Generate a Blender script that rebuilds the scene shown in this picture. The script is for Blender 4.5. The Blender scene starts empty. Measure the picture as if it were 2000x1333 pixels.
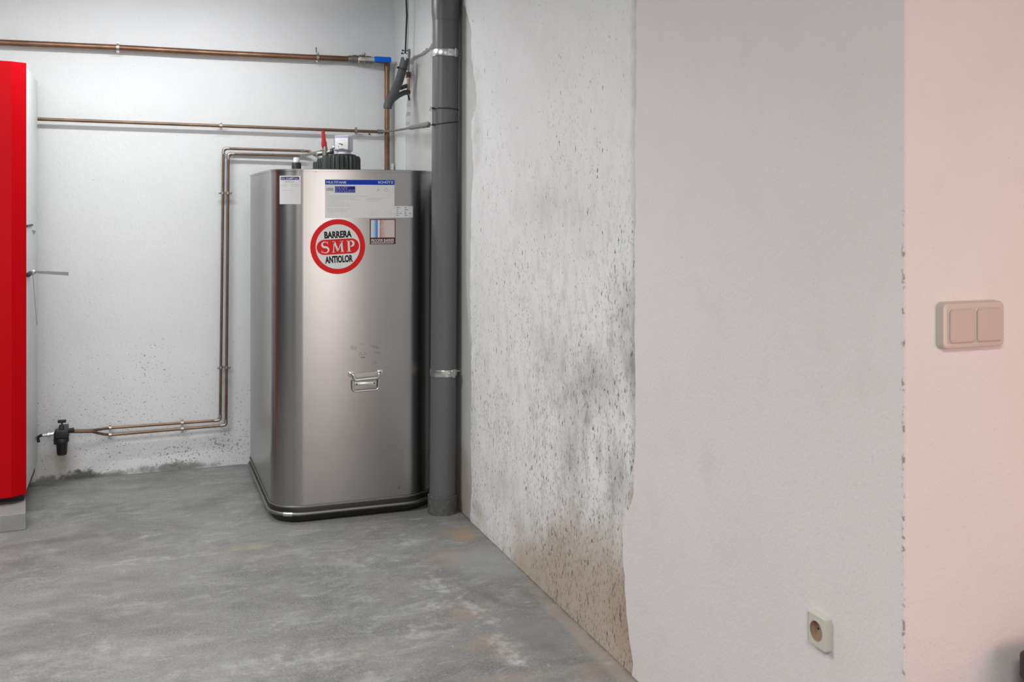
import bpy, bmesh, math, random
from mathutils import Vector, Matrix

SC = bpy.context.scene
COL = SC.collection
PI = math.pi
random.seed(7)

# ------------------------------------------------------------------ camera, light, exposure
H = 1.28                                   # eye height; floor is z = 0
YAW = math.radians(20.1)
S_, C_ = math.sin(YAW), math.cos(YAW)
cam_d = bpy.data.cameras.new('camera')
cam = bpy.data.objects.new('camera', cam_d)
COL.objects.link(cam)
cam.location = (0, 0, H)
cam.rotation_euler = (PI / 2, 0, -YAW)
cam_d.lens = 36.0
cam_d.sensor_width = 36.0
cam_d.shift_y = -266.5 / 2000
cam_d.clip_start = 0.05
cam_d.dof.use_dof = True
cam_d.dof.focus_distance = 4.1
cam_d.dof.aperture_fstop = 9.0
SC.camera = cam

SC.view_settings.view_transform = 'Standard'
SC.view_settings.look = 'None'
SC.view_settings.gamma = 1.0
SC.view_settings.exposure = 0.12
SC.view_settings.use_curve_mapping = False

world = bpy.data.worlds.new('world')
SC.world = world
world.use_nodes = True
wbg = world.node_tree.nodes['Background']
wbg.inputs[0].default_value = (0.9, 0.95, 1.0, 1)
wbg.inputs[1].default_value = 0.3


def area(name, loc, direction, sx, sy, power, color):
    l = bpy.data.lights.new(name, 'AREA')
    l.shape = 'RECTANGLE'
    l.size, l.size_y = sx, sy
    l.energy = power
    l.color = color
    o = bpy.data.objects.new(name, l)
    COL.objects.link(o)
    o.location = loc
    o.rotation_euler = Vector(direction).to_track_quat('-Z', 'Y').to_euler()
    return o


CEIL = 2.345
area('boiler_corner_lamp', (0.08, 4.37, CEIL - 0.075), (0, 0, -1), 1.14, 0.06, 10.5, (0.97, 0.99, 1.0))
TUBE_STRENGTH = 33.0    # fluorescent tube above the boiler, built with the room below
area('middle_fill', (-1.1, 2.7, CEIL - 0.05), (0, 0, -1), 1.5, 0.8, 52, (0.97, 0.99, 1.0))  # added soft fill for the back of the room, no fixture there
area('front_fill', (-0.4, -0.6, CEIL - 0.05), (0, 0, -1), 1.3, 0.5, 70, (1.0, 0.975, 0.96))  # added overhead fill for the near walls, no fixture there
area('warm_rear_fill', (1.9, -3.30, 1.15), (0, 1, 0), 0.9, 2.0, 50, (1.0, 0.90, 0.87))  # added warm panel by the rear wall, brightens the tank front; no door built
area('pink_bounce_fill', (1.95, 0.05, 1.00), (-0.05, 1, -0.05), 0.4, 0.7, 5.0, (1.0, 0.30, 0.20))  # added pink light on the pier, stands in for bounced colour

# ------------------------------------------------------------------ measuring helpers
YB = 5.19          # back wall
XR = 1.270         # right wall, bare concrete
XC = 1.262         # finished plaster face of right wall
YP = 1.446         # front face of the pier


def ray(u, v):
    a, b = (u - 1000) / 2000, (400 - v) / 2000
    return Vector((S_ + a * C_, C_ - a * S_, b))


def P(u, v, Y):
    r = ray(u, v)
    return Vector((0, 0, H)) + r * (Y / r.y)


def W(u, v, X=XC):
    r = ray(u, v)
    return Vector((0, 0, H)) + r * (X / r.x)


def V(*a):
    return Vector(a)


# ------------------------------------------------------------------ materials
class NT:
    def __init__(self, name):
        self.m = bpy.data.materials.new(name)
        self.m.use_nodes = True
        self.t = self.m.node_tree
        self.b = self.t.nodes['Principled BSDF']
        self.co = self.n('ShaderNodeTexCoord').outputs['Object']

    def n(self, kind, **kw):
        nd = self.t.nodes.new(kind)
        for k, v in kw.items():
            setattr(nd, k, v)
        return nd

    def put(self, sock, val):
        if isinstance(val, bpy.types.NodeSocket):
            self.t.links.new(val, sock)
        elif isinstance(val, (tuple, list)) and len(val) == 3 and sock.type == 'RGBA':
            sock.default_value = (*val, 1)
        else:
            sock.default_value = val

    def scaled(self, scale, co=None, rot=(0, 0, 0)):
        mp = self.n('ShaderNodeMapping')
        self.put(mp.inputs['Vector'], co or self.co)
        mp.inputs['Scale'].default_value = scale
        mp.inputs['Rotation'].default_value = rot
        return mp.outputs[0]

    def noise(self, scale, detail=3, rough=0.55, co=None, dist=0.0):
        nd = self.n('ShaderNodeTexNoise')
        self.put(nd.inputs['Vector'], co or self.co)
        nd.inputs['Scale'].default_value = scale
        nd.inputs['Detail'].default_value = detail
        nd.inputs['Roughness'].default_value = rough
        nd.inputs['Distortion'].default_value = dist
        return nd.outputs['Fac']

    def math(self, op, a, b=0.0, c=None, clamp=False):
        nd = self.n('ShaderNodeMath', operation=op, use_clamp=clamp)
        self.put(nd.inputs[0], a)
        self.put(nd.inputs[1], b)
        if c is not None:
            self.put(nd.inputs[2], c)
        return nd.outputs[0]

    def step(self, x, lo, hi, out0=0.0, out1=1.0):
        nd = self.n('ShaderNodeMapRange', interpolation_type='SMOOTHSTEP')
        if lo > hi:
            lo, hi, out0, out1 = hi, lo, out1, out0
        self.put(nd.inputs['Value'], x)
        nd.inputs['From Min'].default_value = lo
        nd.inputs['From Max'].default_value = hi
        nd.inputs['To Min'].default_value = out0
        nd.inputs['To Max'].default_value = out1
        return nd.outputs['Result']

    def mix(self, f, a, b, mode='MIX'):
        nd = self.n('ShaderNodeMix', data_type='RGBA', blend_type=mode)
        self.put(nd.inputs[0], f)
        self.put(nd.inputs[6], a)
        self.put(nd.inputs[7], b)
        return nd.outputs[2]

    def blob(self, c, r, rot=(0, 0, 0), rough=0.5, nscale=8, lo=1.0, hi=0.35):
        """soft-edged patch (a stain) of radii r around c, edge broken by noise"""
        mp = self.n('ShaderNodeMapping', vector_type='TEXTURE')
        self.put(mp.inputs['Vector'], self.co)
        mp.inputs['Location'].default_value = c
        mp.inputs['Rotation'].default_value = rot
        mp.inputs['Scale'].default_value = r
        ln = self.n('ShaderNodeVectorMath', operation='LENGTH')
        self.put(ln.inputs[0], mp.outputs[0])
        d = ln.outputs['Value']
        if rough:
            ns = self.noise(nscale, 4, 0.6)
            d = self.math('ADD', d, self.math('MULTIPLY', self.math('SUBTRACT', ns, 0.5), rough * 2))
        return self.step(d, lo, hi)

    def xyz(self):
        s = self.n('ShaderNodeSeparateXYZ')
        self.put(s.inputs[0], self.co)
        return s.outputs

    def bump(self, height, strength=0.3, dist=0.003):
        nd = self.n('ShaderNodeBump')
        self.put(nd.inputs['Height'], height)
        nd.inputs['Strength'].default_value = strength
        nd.inputs['Distance'].default_value = dist
        self.put(self.b.inputs['Normal'], nd.outputs[0])

    def done(self, color, rough=0.6, metal=0.0, **kw):
        self.put(self.b.inputs['Base Color'], color)
        self.put(self.b.inputs['Roughness'], rough)
        self.put(self.b.inputs['Metallic'], metal)
        for k, v in kw.items():
            self.put(self.b.inputs[k.replace('_', ' ')], v)
        return self.m


def simple(name, color, rough=0.5, metal=0.0, var=0.06, nscale=25, **kw):
    """plain coloured surface with slight procedural unevenness"""
    t = NT(name)
    f = t.noise(nscale, 3)
    dark = tuple(c * (1 - var * 2) for c in color)
    lite = tuple(min(1, c * (1 + var)) for c in color)
    return t.done(t.mix(f, dark, lite), rough, metal, **kw)


M = {}
BIG = 1e4


def back_wall_mat():
    t = NT('white_painted_render')
    x, y, z = t.xyz()
    base = t.mix(t.noise(3.0, 4), (0.70, 0.71, 0.715), (0.78, 0.785, 0.79))
    low = t.step(z, 1.1, 0.0)
    # scattered dark specks, thicker towards the floor and the bottom right
    sp = t.noise(120, 2, 0.6)
    dens = t.math('ADD', t.math('MULTIPLY', low, 0.10), t.math('MULTIPLY', t.noise(2.2, 2), 0.06))
    spk = t.step(t.math('ADD', sp, dens), 0.755, 0.80)
    base = t.mix(t.math('MULTIPLY', spk, 0.75), base, (0.20, 0.19, 0.17))
    base = t.mix(t.math('MULTIPLY', t.step(t.noise(26, 4, 0.7), 0.60, 0.78), 0.18), base, (0.40, 0.40, 0.39))

    def st(u, v, ru, rv, col, amt, rough=0.5, nsc=9, rot=0.0, **kw):
        nonlocal base
        p = P(u, v, YB)
        m = t.blob((p.x, YB, p.z), (ru * 0.00254, BIG, rv * 0.00254), (0, rot, 0), rough, nsc, **kw)
        base = t.mix(t.math('MULTIPLY', m, amt), base, col)
        return m
    st(110, 905, 50, 48, (0.30, 0.28, 0.22), 0.30, 0.4)
    st(118, 900, 16, 34, (0.30, 0.28, 0.17), 0.45, 0.3)
    st(120, 945, 90, 22, (0.28, 0.27, 0.24), 0.45, 0.5)
    st(155, 931, 36, 16, (0.10, 0.10, 0.09), 0.9, 1.3, 26)
    st(120, 938, 60, 10, (0.12, 0.12, 0.11), 0.7, 1.3, 30)
    st(152, 920, 9, 4, (0.12, 0.12, 0.11), 0.6, 0.8, 20)
    st(200, 932, 60, 12, (0.10, 0.10, 0.09), 0.75, 0.9, 20)
    st(350, 914, 95, 14, (0.10, 0.10, 0.09), 0.75, 0.8, 14)
    st(455, 912, 45, 5, (0.38, 0.33, 0.20), 0.7, 0.5)
    for cu, cv, ru, rv in ((345, 893, 75, 42), (440, 870, 75, 40), (300, 700, 60, 80)):
        p = P(cu, cv, YB)
        msk = t.blob((p.x, YB, p.z), (ru * 0.00254, BIG, rv * 0.00254), (0, 0, 0), 0.4, 6)
        s2 = t.step(t.math('ADD', t.noise(75, 3, 0.65), t.math('MULTIPLY', msk, 0.13 if cv > 800 else 0.06)), 0.69, 0.74)
        base = t.mix(t.math('MULTIPLY', t.math('MULTIPLY', s2, msk), 0.7), base, (0.15, 0.145, 0.13))
    h = t.math('ADD', t.noise(70, 4, 0.6), t.math('MULTIPLY', t.noise(9, 3), 2.0))
    t.bump(h, 0.35, 0.004)
    return t.done(base, 0.75, Specular_IOR_Level=0.25)


def cement_mat():
    t = NT('bare_grey_cement')
    base = t.mix(t.noise(6, 5, 0.6), (0.50, 0.495, 0.48), (0.66, 0.655, 0.64))
    p = W(905, 960, XR)
    m = t.blob((XR, p.y, p.z), (BIG, 0.30, 0.22), rough=0.6)
    base = t.mix(t.math('MULTIPLY', m, 0.5), base, (0.33, 0.24, 0.16))
    t.bump(t.noise(120, 4, 0.6), 0.3, 0.002)
    return t.done(base, 0.85, Specular_IOR_Level=0.2)


def rough_coat_mat():
    """rough skim coat: pitted, grimy, damp and brown at the foot"""
    t = NT('pitted_plaster')
    x, y, z = t.xyz()
    vert = t.scaled((1, 1.6, 0.9))
    base = t.mix(t.noise(4, 5, 0.6), (0.80, 0.80, 0.79), (0.91, 0.91, 0.90))

    def st(u, v, ru, rv, col, amt, rough=0.8, nsc=6, rot=0.0, hi=-0.3):
        nonlocal base
        p = W(u, v, 1.265)
        m = t.blob((1.265, p.y, p.z), (BIG, ru, rv), (rot, 0, 0), rough, nsc, hi=hi)
        base = t.mix(t.math('MULTIPLY', m, amt), base, col)
    # streaky grime: more of it lower down and towards the smooth plaster
    low = t.step(z, 1.75, 0.5)
    near = t.step(y, 3.8, 2.5)
    gm = t.math('MULTIPLY', low, t.math('ADD', t.math('MULTIPLY', near, 0.65), 0.35))
    streak = t.noise(11, 6, 0.72, vert)
    base = t.mix(t.math('MULTIPLY', t.step(streak, 0.44, 0.72), t.math('ADD', t.math('MULTIPLY', gm, 0.55), 0.05)), base, (0.30, 0.295, 0.285))
    g = (0.22, 0.215, 0.205)
    st(1218, 630, 0.14, 0.20, g, 0.55)
    st(1236, 715, 0.07, 0.16, (0.16, 0.14, 0.14), 0.60, 0.6)
    st(1150, 745, 0.26, 0.16, g, 0.45)
    st(1120, 820, 0.20, 0.14, g, 0.35)
    st(1105, 900, 0.16, 0.12, g, 0.40)
    st(1205, 930, 0.12, 0.14, g, 0.45)
    st(1075, 700, 0.26, 0.20, g, 0.28)
    st(1090, 400, 0.55, 0.22, (0.45, 0.45, 0.44), 0.30)
    st(985, 960, 0.30, 0.14, (0.40, 0.40, 0.39), 0.4)
    st(930, 230, 0.12, 0.30, (0.34, 0.34, 0.33), 0.5)
    # damp at the foot
    damp = t.math('SUBTRACT', t.math('ADD', t.math('MULTIPLY', t.noise(3.2, 5, 0.65), 0.44),
                                     t.math('MULTIPLY', t.step(y, 3.9, 2.6), 0.42)), 0.30)
    dm = t.step(t.math('SUBTRACT', damp, z), -0.16, 0.14)
    base = t.mix(t.math('MULTIPLY', dm, 0.85), base, (0.47, 0.38, 0.30))
    st(1225, 1210, 0.18, 0.18, (0.40, 0.28, 0.18), 0.55, 0.5, 6, hi=0.0)
    st(1235, 985, 0.05, 0.07, (0.40, 0.27, 0.17), 0.6, 0.5, 9, hi=0.0)
    st(935, 1000, 0.14, 0.05, (0.40, 0.36, 0.24), 0.5, 0.5, 8)
    # dark rim beside the plaster edge
    pe = W(1238, 500, 1.265)
    rim = t.step(t.math('ADD', y, t.math('MULTIPLY', t.noise(18, 3), 0.05)), pe.y + 0.055, pe.y + 0.012)
    base = t.mix(t.math('MULTIPLY', rim, 0.35), base, (0.22, 0.20, 0.19))
    # pits, drawn out vertically
    n1 = t.noise(58, 2, 0.55, t.scaled((1, 1.5, 0.62)))
    n2 = t.noise(130, 2, 0.6, t.scaled((1, 1.3, 0.55)))
    big = t.noise(2.6, 3)
    dens = t.math('ADD', t.math('MULTIPLY', t.math('ADD', gm, low), 0.04), t.math('MULTIPLY', t.math('SUBTRACT', big, 0.5), 0.16))
    p1 = t.step(t.math('ADD', n1, dens), 0.715, 0.765)
    p2 = t.step(t.math('ADD', n2, t.math('MULTIPLY', dens, 1.35)), 0.665, 0.745)
    pits = t.math('MAXIMUM', p1, t.math('MULTIPLY', p2, 0.6))
    base = t.mix(t.math('MULTIPLY', pits, 0.85), base, (0.13, 0.12, 0.11))
    h = t.math('SUBTRACT', t.noise(55, 5, 0.65, t.scaled((1, 1.3, 0.7))), t.math('MULTIPLY', pits, 0.8))
    t.bump(h, 0.3, 0.004)
    return t.done(base, 0.8, Specular_IOR_Level=0.2)


def smooth_coat_mat(name, lo, hi, edge=False):
    t = NT(name)
    x, y, z = t.xyz()
    base = t.mix(t.noise(2.2, 4, 0.55), lo, hi)
    grain = t.noise(240, 2, 0.6)
    base = t.mix(t.math('MULTIPLY', t.step(grain, 0.62, 0.80), 0.35), base, (0.36, 0.33, 0.31))
    cl = t.noise(7, 4, 0.6)
    base = t.mix(t.math('MULTIPLY', t.step(cl, 0.5, 0.85), 0.14), base, (0.42, 0.39, 0.37))
    spk = t.step(t.math('ADD', t.noise(150, 2, 0.6), t.math('MULTIPLY', t.noise(5, 2), 0.05)), 0.755, 0.81)
    base = t.mix(t.math('MULTIPLY', spk, 0.6), base, (0.24, 0.21, 0.20))
    if edge:
        e = t.step(t.math('ADD', y, t.math('MULTIPLY', t.noise(90, 2), 0.010)), YP + 0.016, YP + 0.009)
        e2 = t.math('MULTIPLY', e, t.step(t.noise(38, 3, 0.7), 0.52, 0.60))
        e2 = t.math('MULTIPLY', e2, t.step(z, 1.35, 1.2))
        base = t.mix(t.math('MULTIPLY', e2, 0.8), base, (0.25, 0.17, 0.16))
    t.bump(t.math('ADD', t.noise(110, 4, 0.65), t.math('MULTIPLY', t.noise(20, 3), 0.8)), 0.40, 0.003)
    return t.done(base, 0.7, Specular_IOR_Level=0.25)


def floor_mat():
    t = NT('trowelled_concrete')
    x, y, z = t.xyz()
    co = t.scaled((0.8, 1.35, 1), rot=(0, 0, 0.15))
    base = t.mix(t.step(t.noise(2.4, 6, 0.62, co, 0.6), 0.25, 0.75), (0.14, 0.14, 0.136), (0.24, 0.24, 0.233))
    fine = t.noise(9, 8, 0.72, t.scaled((0.75, 1.5, 1), rot=(0, 0, 0.12)), 0.8)
    base = t.mix(t.math('MULTIPLY', t.step(fine, 0.48, 0.74), 0.50), base, (0.44, 0.44, 0.425))
    base = t.mix(t.math('MULTIPLY', t.step(fine, 0.42, 0.24), 0.55), base, (0.17, 0.17, 0.16))
    med = t.noise(4.5, 7, 0.7, t.scaled((0.9, 1.2, 1)), 1.2)
    base = t.mix(t.math('MULTIPLY', t.step(med, 0.42, 0.70), 0.35), base, (0.37, 0.37, 0.36))
    base = t.mix(t.math('MULTIPLY', t.step(med, 0.46, 0.30), 0.35), base, (0.15, 0.15, 0.145))
    fl = t.noise(24, 7, 0.75, t.scaled((0.8, 1.3, 1)), 0.6)
    rt = t.step(x, -0.3, 0.8)
    base = t.mix(t.math('MULTIPLY', t.step(fl, 0.56, 0.68), t.math('ADD', t.math('MULTIPLY', rt, 0.30), 0.15)), base, (0.52, 0.52, 0.50))
    base = t.mix(t.math('MULTIPLY', t.step(fl, 0.44, 0.32), 0.30), base, (0.13, 0.13, 0.125))
    wm = t.math('MULTIPLY', t.step(t.noise(3.0, 5, 0.65), 0.50, 0.72), rt)
    base = t.mix(t.math('MULTIPLY', wm, 0.45), base, (0.33, 0.28, 0.22))
    gr = t.noise(150, 4, 0.7)
    base = t.mix(t.math('MULTIPLY', t.step(gr, 0.42, 0.66), 0.26), base, (0.52, 0.52, 0.50))

    def F(u, v):
        r = ray(u, v)
        return Vector((0, 0, H)) + r * (-H / r.z)

    def st(u, v, rx, ry, col, amt, rough=0.5, nsc=7, rot=0.0, **kw):
        nonlocal base
        p = F(u, v)
        if col[0] > col[2] * 1.3:
            amt, rough, kw = min(1, amt * 1.15), rough * 2.0, {'hi': -0.1}
        m = t.blob((p.x, p.y, 0), (rx, ry, BIG), (0, 0, rot), rough, nsc, **kw)
        base = t.mix(t.math('MULTIPLY', m, amt), base, col)
    br = (0.36, 0.26, 0.17)
    st(905, 1045, 0.10, 0.15, br, 0.75, 0.5, 9, 0.2)
    st(870, 1090, 0.17, 0.13, (0.34, 0.28, 0.22), 0.55, 0.5, 9)
    st(960, 1260, 0.10, 0.12, (0.36, 0.27, 0.20), 0.55, 0.6, 9)
    st(910, 1200, 0.08, 0.10, (0.34, 0.27, 0.20), 0.5, 0.6, 9)
    st(1150, 1310, 0.10, 0.08, (0.36, 0.28, 0.22), 0.45, 0.6, 9)
    st(475, 1070, 0.13, 0.06, (0.42, 0.36, 0.24), 0.6, 0.6, 9)
    st(990, 1330, 0.16, 0.07, (0.36, 0.29, 0.23), 0.5, 0.6, 9)
    st(1040, 1240, 0.13, 0.22, (0.26, 0.26, 0.255), 0.6, 0.5, 5, 0.3)
    st(950, 1100, 0.16, 0.22, (0.33, 0.335, 0.33), 0.5, 0.5, 5, 0.3)
    wh = (0.60, 0.60, 0.585)
    for u, v, rx, ry, a in ((860, 1145, .05, .10, .7), (915, 1185, .03, .09, .8), (848, 1185, .05, .05, .7), (960, 1215, .03, .06, .6),
                            (985, 1262, .04, .10, .7), (1010, 1290, .05, .05, .6), (800, 1060, .08, .05, .5), (690, 1100, .14, .10, .45),
                            (700, 1170, .09, .07, .45), (620, 1290, .16, .09, .5), (480, 1300, .20, .06, .4), (290, 1047, .05, .02, .6),
                            (130, 1290, .22, .10, .35), (830, 1235, .10, .08, .45), (300, 1095, .24, .03, .4), (570, 1215, .10, .06, .4),
                            (1190, 1297, .02, .02, .9), (1018, 1291, .02, .02, .9), (720, 1330, .12, .06, .5)):
        st(u, v, rx * 1.2, ry * 1.2, wh, a * (0.5 if u < 760 else 0.75), 1.8, 26, hi=-0.4)
    dk = (0.14, 0.14, 0.13)
    for u, v, rx, ry, a, rot in ((205, 1035, .16, .10, .55, 0), (90, 1060, .42, .055, .6, .06), (0, 1105, .40, .06, .4, 0),
                                 (455, 1180, .12, .05, .45, 0), (230, 1215, .3, .12, .35, 0), (60, 1240, .2, .25, .35, 0),
                                 (420, 975, .35, .05, .3, 0), (540, 1130, .12, .08, .3, 0), (300, 1130, .25, .08, .3, 0),
                                 (1060, 1260, .06, .22, .45, .4), (960, 1170, .03, .2, .5, .35)):
        st(u, v, rx * 1.2, ry * 1.2, dk, a, 1.1, 9, rot, hi=-0.3)
    # darker joint along the right wall, sandy line beside it
    jn = t.step(t.math('ADD', x, t.math('MULTIPLY', t.noise(25, 3), 0.03)), 1.268, 1.280)
    base = t.mix(t.math('MULTIPLY', jn, 0.7), base, (0.15, 0.13, 0.10))
    sd = t.blob((1.235, 2.7, 0), (0.035, 0.75, BIG), (0, 0, 0), 0.6, 14)
    base = t.mix(t.math('MULTIPLY', sd, 0.5), base, (0.42, 0.35, 0.29))
    jb = t.step(t.math('ADD', y, t.math('MULTIPLY', t.noise(16, 3), 0.05)), YB - 0.005, YB + 0.02)
    base = t.mix(t.math('MULTIPLY', jb, 0.5), base, (0.15, 0.145, 0.13))
    t.bump(t.math('ADD', t.noise(14, 5, 0.6, t.scaled((0.6, 1.6, 1))), t.math('MULTIPLY', gr, 0.25)), 0.25, 0.006)
    return t.done(base, t.step(fine, 0.2, 0.8, 0.50, 0.75), Specular_IOR_Level=0.3)


def steel_mat():
    t = NT('brushed_stainless_steel')
    f = t.noise(3, 3)
    br = t.noise(40, 4, 0.6, t.scaled((0.25, 0.25, 2.2)))
    base = t.mix(f, (0.325, 0.32, 0.313), (0.39, 0.385, 0.378))
    base = t.mix(t.math('MULTIPLY', t.step(br, 0.5, 0.8), 0.10), base, (0.26, 0.255, 0.25))
    x, y, z = t.xyz()
    # scuffs above the handle and a dent mark low down
    for u, v, rx, rz, a in ((690, 680, .020, .012, .45), (732, 678, .026, .010, .45), (737, 690, .02, .008, .35), (733, 708, .012, .01, .3),
                            (780, 953, .006, .012, .8), (706, 673, .01, .008, .3)):
        p = P(u, v, 4.15)
        m = t.blob((p.x, 4.15, p.z), (rx, BIG, rz), (0, 0.3, 0), 0.7, 60)
        base = t.mix(t.math('MULTIPLY', m, a), base, (0.20, 0.19, 0.18))
    tg = t.n('ShaderNodeCombineXYZ')
    tg.inputs[2].default_value = 1.0
    t.put(t.b.inputs['Tangent'], tg.outputs[0])
    r = 0.295
    return t.done(base, r, 1.0, Anisotropic=0.6)


def make_mats():
    M['back'] = back_wall_mat()
    M['cement'] = cement_mat()
    M['pitted'] = rough_coat_mat()
    M['smooth'] = smooth_coat_mat('smooth_plaster', (0.75, 0.705, 0.69), (0.83, 0.785, 0.77), True)
    M['pier'] = smooth_coat_mat('pier_paint', (0.68, 0.645, 0.635), (0.75, 0.715, 0.705))
    M['plain_white'] = simple('white_wall_paint', (0.62, 0.61, 0.60), 0.8)
    M['dark_wall'] = simple('grey_block_wall', (0.10, 0.10, 0.105), 0.85)
    M['ceiling'] = simple('ceiling_paint', (0.62, 0.62, 0.62), 0.85)
    M['floor'] = floor_mat()
    M['steel'] = steel_mat()
    M['steel_trim'] = simple('worn_steel_trim', (0.30, 0.30, 0.29), 0.48, 1.0)
    M['bright'] = simple('bright_zinc', (0.78, 0.78, 0.76), 0.28, 1.0)
    M['zinc'] = simple('dull_zinc', (0.50, 0.49, 0.46), 0.42, 1.0)
    M['brass'] = simple('grey_brass_fitting', (0.33, 0.31, 0.27), 0.45, 1.0, 0.2, 120)
    t = NT('aged_copper')
    f = t.noise(7, 4, 0.6)
    M['copper'] = t.done(t.mix(t.step(f, 0.3, 0.7), (0.17, 0.095, 0.06), (0.30, 0.165, 0.10)), t.step(f, 0.3, 0.7, 0.5, 0.36), 0.85)
    t = NT('dull_copper')
    f = t.noise(7, 4, 0.6)
    M['copper_dull'] = t.done(t.mix(t.step(f, 0.3, 0.7), (0.17, 0.115, 0.08), (0.28, 0.19, 0.13)), t.step(f, 0.3, 0.7, 0.5, 0.38), 0.8)
    M['solder'] = simple('solder_grey', (0.45, 0.43, 0.40), 0.4, 0.9, 0.2, 150)
    M['red'] = simple('red_enamel', (0.47, 0.0, 0.004), 0.38, 0.0, 0.02, 5, Specular_IOR_Level=0.10)
    M['boiler_white'] = simple('white_enamel', (0.66, 0.70, 0.69), 0.4, 0.0, 0.02, 5)
    M['black'] = simple('black_plastic', (0.014, 0.015, 0.015), 0.45)
    M['blackmetal'] = simple('black_painted_metal', (0.015, 0.014, 0.012), 0.5)
    M['capblack'] = simple('green_black_plastic', (0.022, 0.028, 0.028), 0.42)
    M['cable'] = simple('grey_rubber_sleeve', (0.075, 0.08, 0.085), 0.6, 0, 0.15, 60)
    M['cord'] = simple('black_cord', (0.015, 0.015, 0.015), 0.6)
    M['pvc'] = simple('grey_pvc', (0.145, 0.145, 0.15), 0.36, 0, 0.04, 4)
    t = NT('dirty_grey_pvc')
    x, y, z = t.xyz()
    f = t.noise(45, 5, 0.7)
    M['pvc_dirty'] = t.done(t.mix(t.step(f, 0.5, 0.75), (0.11, 0.11, 0.105), (0.24, 0.23, 0.21)), 0.7)
    M['hose'] = simple('grey_hose', (0.21, 0.205, 0.195), 0.55)
    M['plastic_white'] = simple('white_plastic', (0.72, 0.72, 0.76), 0.35)
    M['paper'] = simple('white_sticker', (0.74, 0.74, 0.74), 0.45, 0, 0.02)
    M['blue'] = simple('blue_ink', (0.004, 0.045, 0.42), 0.4, Specular_IOR_Level=0.15)
    M['navy'] = simple('navy_ink', (0.02, 0.02, 0.22), 0.4, Specular_IOR_Level=0.15)
    M['ltblue'] = simple('pale_blue_ink', (0.20, 0.22, 0.55), 0.4)
    M['greyink'] = simple('grey_ink', (0.50, 0.50, 0.51), 0.5)
    M['darkink'] = simple('dark_ink', (0.10, 0.10, 0.10), 0.5)
    M['ink'] = simple('black_ink', (0.015, 0.015, 0.015), 0.45, Specular_IOR_Level=0.15)
    M['redink'] = simple('red_ink', (0.72, 0.012, 0.012), 0.4, Specular_IOR_Level=0.15)
    M['maroon'] = simple('maroon_ink', (0.10, 0.012, 0.012), 0.4, Specular_IOR_Level=0.15)
    M['lever_red'] = simple('red_rubber', (0.42, 0.02, 0.025), 0.45)
    M['lever_blue'] = simple('blue_rubber', (0.002, 0.13, 0.72), 0.4, Specular_IOR_Level=0.2)
    M['gasket'] = simple('white_gasket', (0.78, 0.78, 0.77), 0.5)
    M['ivory'] = simple('ivory_plastic', (0.58, 0.51, 0.44), 0.35, 0, 0.02)
    M['ivory_key'] = simple('ivory_rocker', (0.53, 0.455, 0.395), 0.35, 0, 0.02)
    M['socket'] = simple('white_socket_plastic', (0.62, 0.60, 0.53), 0.35, 0, 0.02)
    M['socket_well'] = simple('brown_socket_well', (0.40, 0.27, 0.18), 0.5)
    t = NT('plinth_concrete')
    f = t.noise(22, 5, 0.65)
    M['plinth'] = t.done(t.mix(f, (0.20, 0.20, 0.19), (0.34, 0.34, 0.325)), 0.85)
    M['bin'] = simple('dark_plum_plastic', (0.05, 0.035, 0.038), 0.5)
    # printed picture: pale blue to deep blue, white gap, then sand and brown grain
    t = NT('printed_picture')
    x, y, z = t.xyz()
    a, b = P(724, 450, 4.15).x, P(770, 450, 4.15).x
    k = t.math('DIVIDE', t.math('SUBTRACT', x, a), b - a)
    c = t.mix(t.step(k, 0.08, 0.27), (0.55, 0.66, 0.70), (0.03, 0.20, 0.62))
    c = t.mix(t.step(k, 0.285, 0.31), c, (0.74, 0.76, 0.80))
    gr = t.mix(t.step(t.math('ADD', k, t.math('MULTIPLY', t.noise(60, 3), 0.35)), 0.45, 0.85), (0.42, 0.17, 0.12), (0.62, 0.52, 0.47))
    c = t.mix(t.step(k, 0.36, 0.38), c, gr)
    M['picture'] = t.done(c, 0.45)


make_mats()


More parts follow.
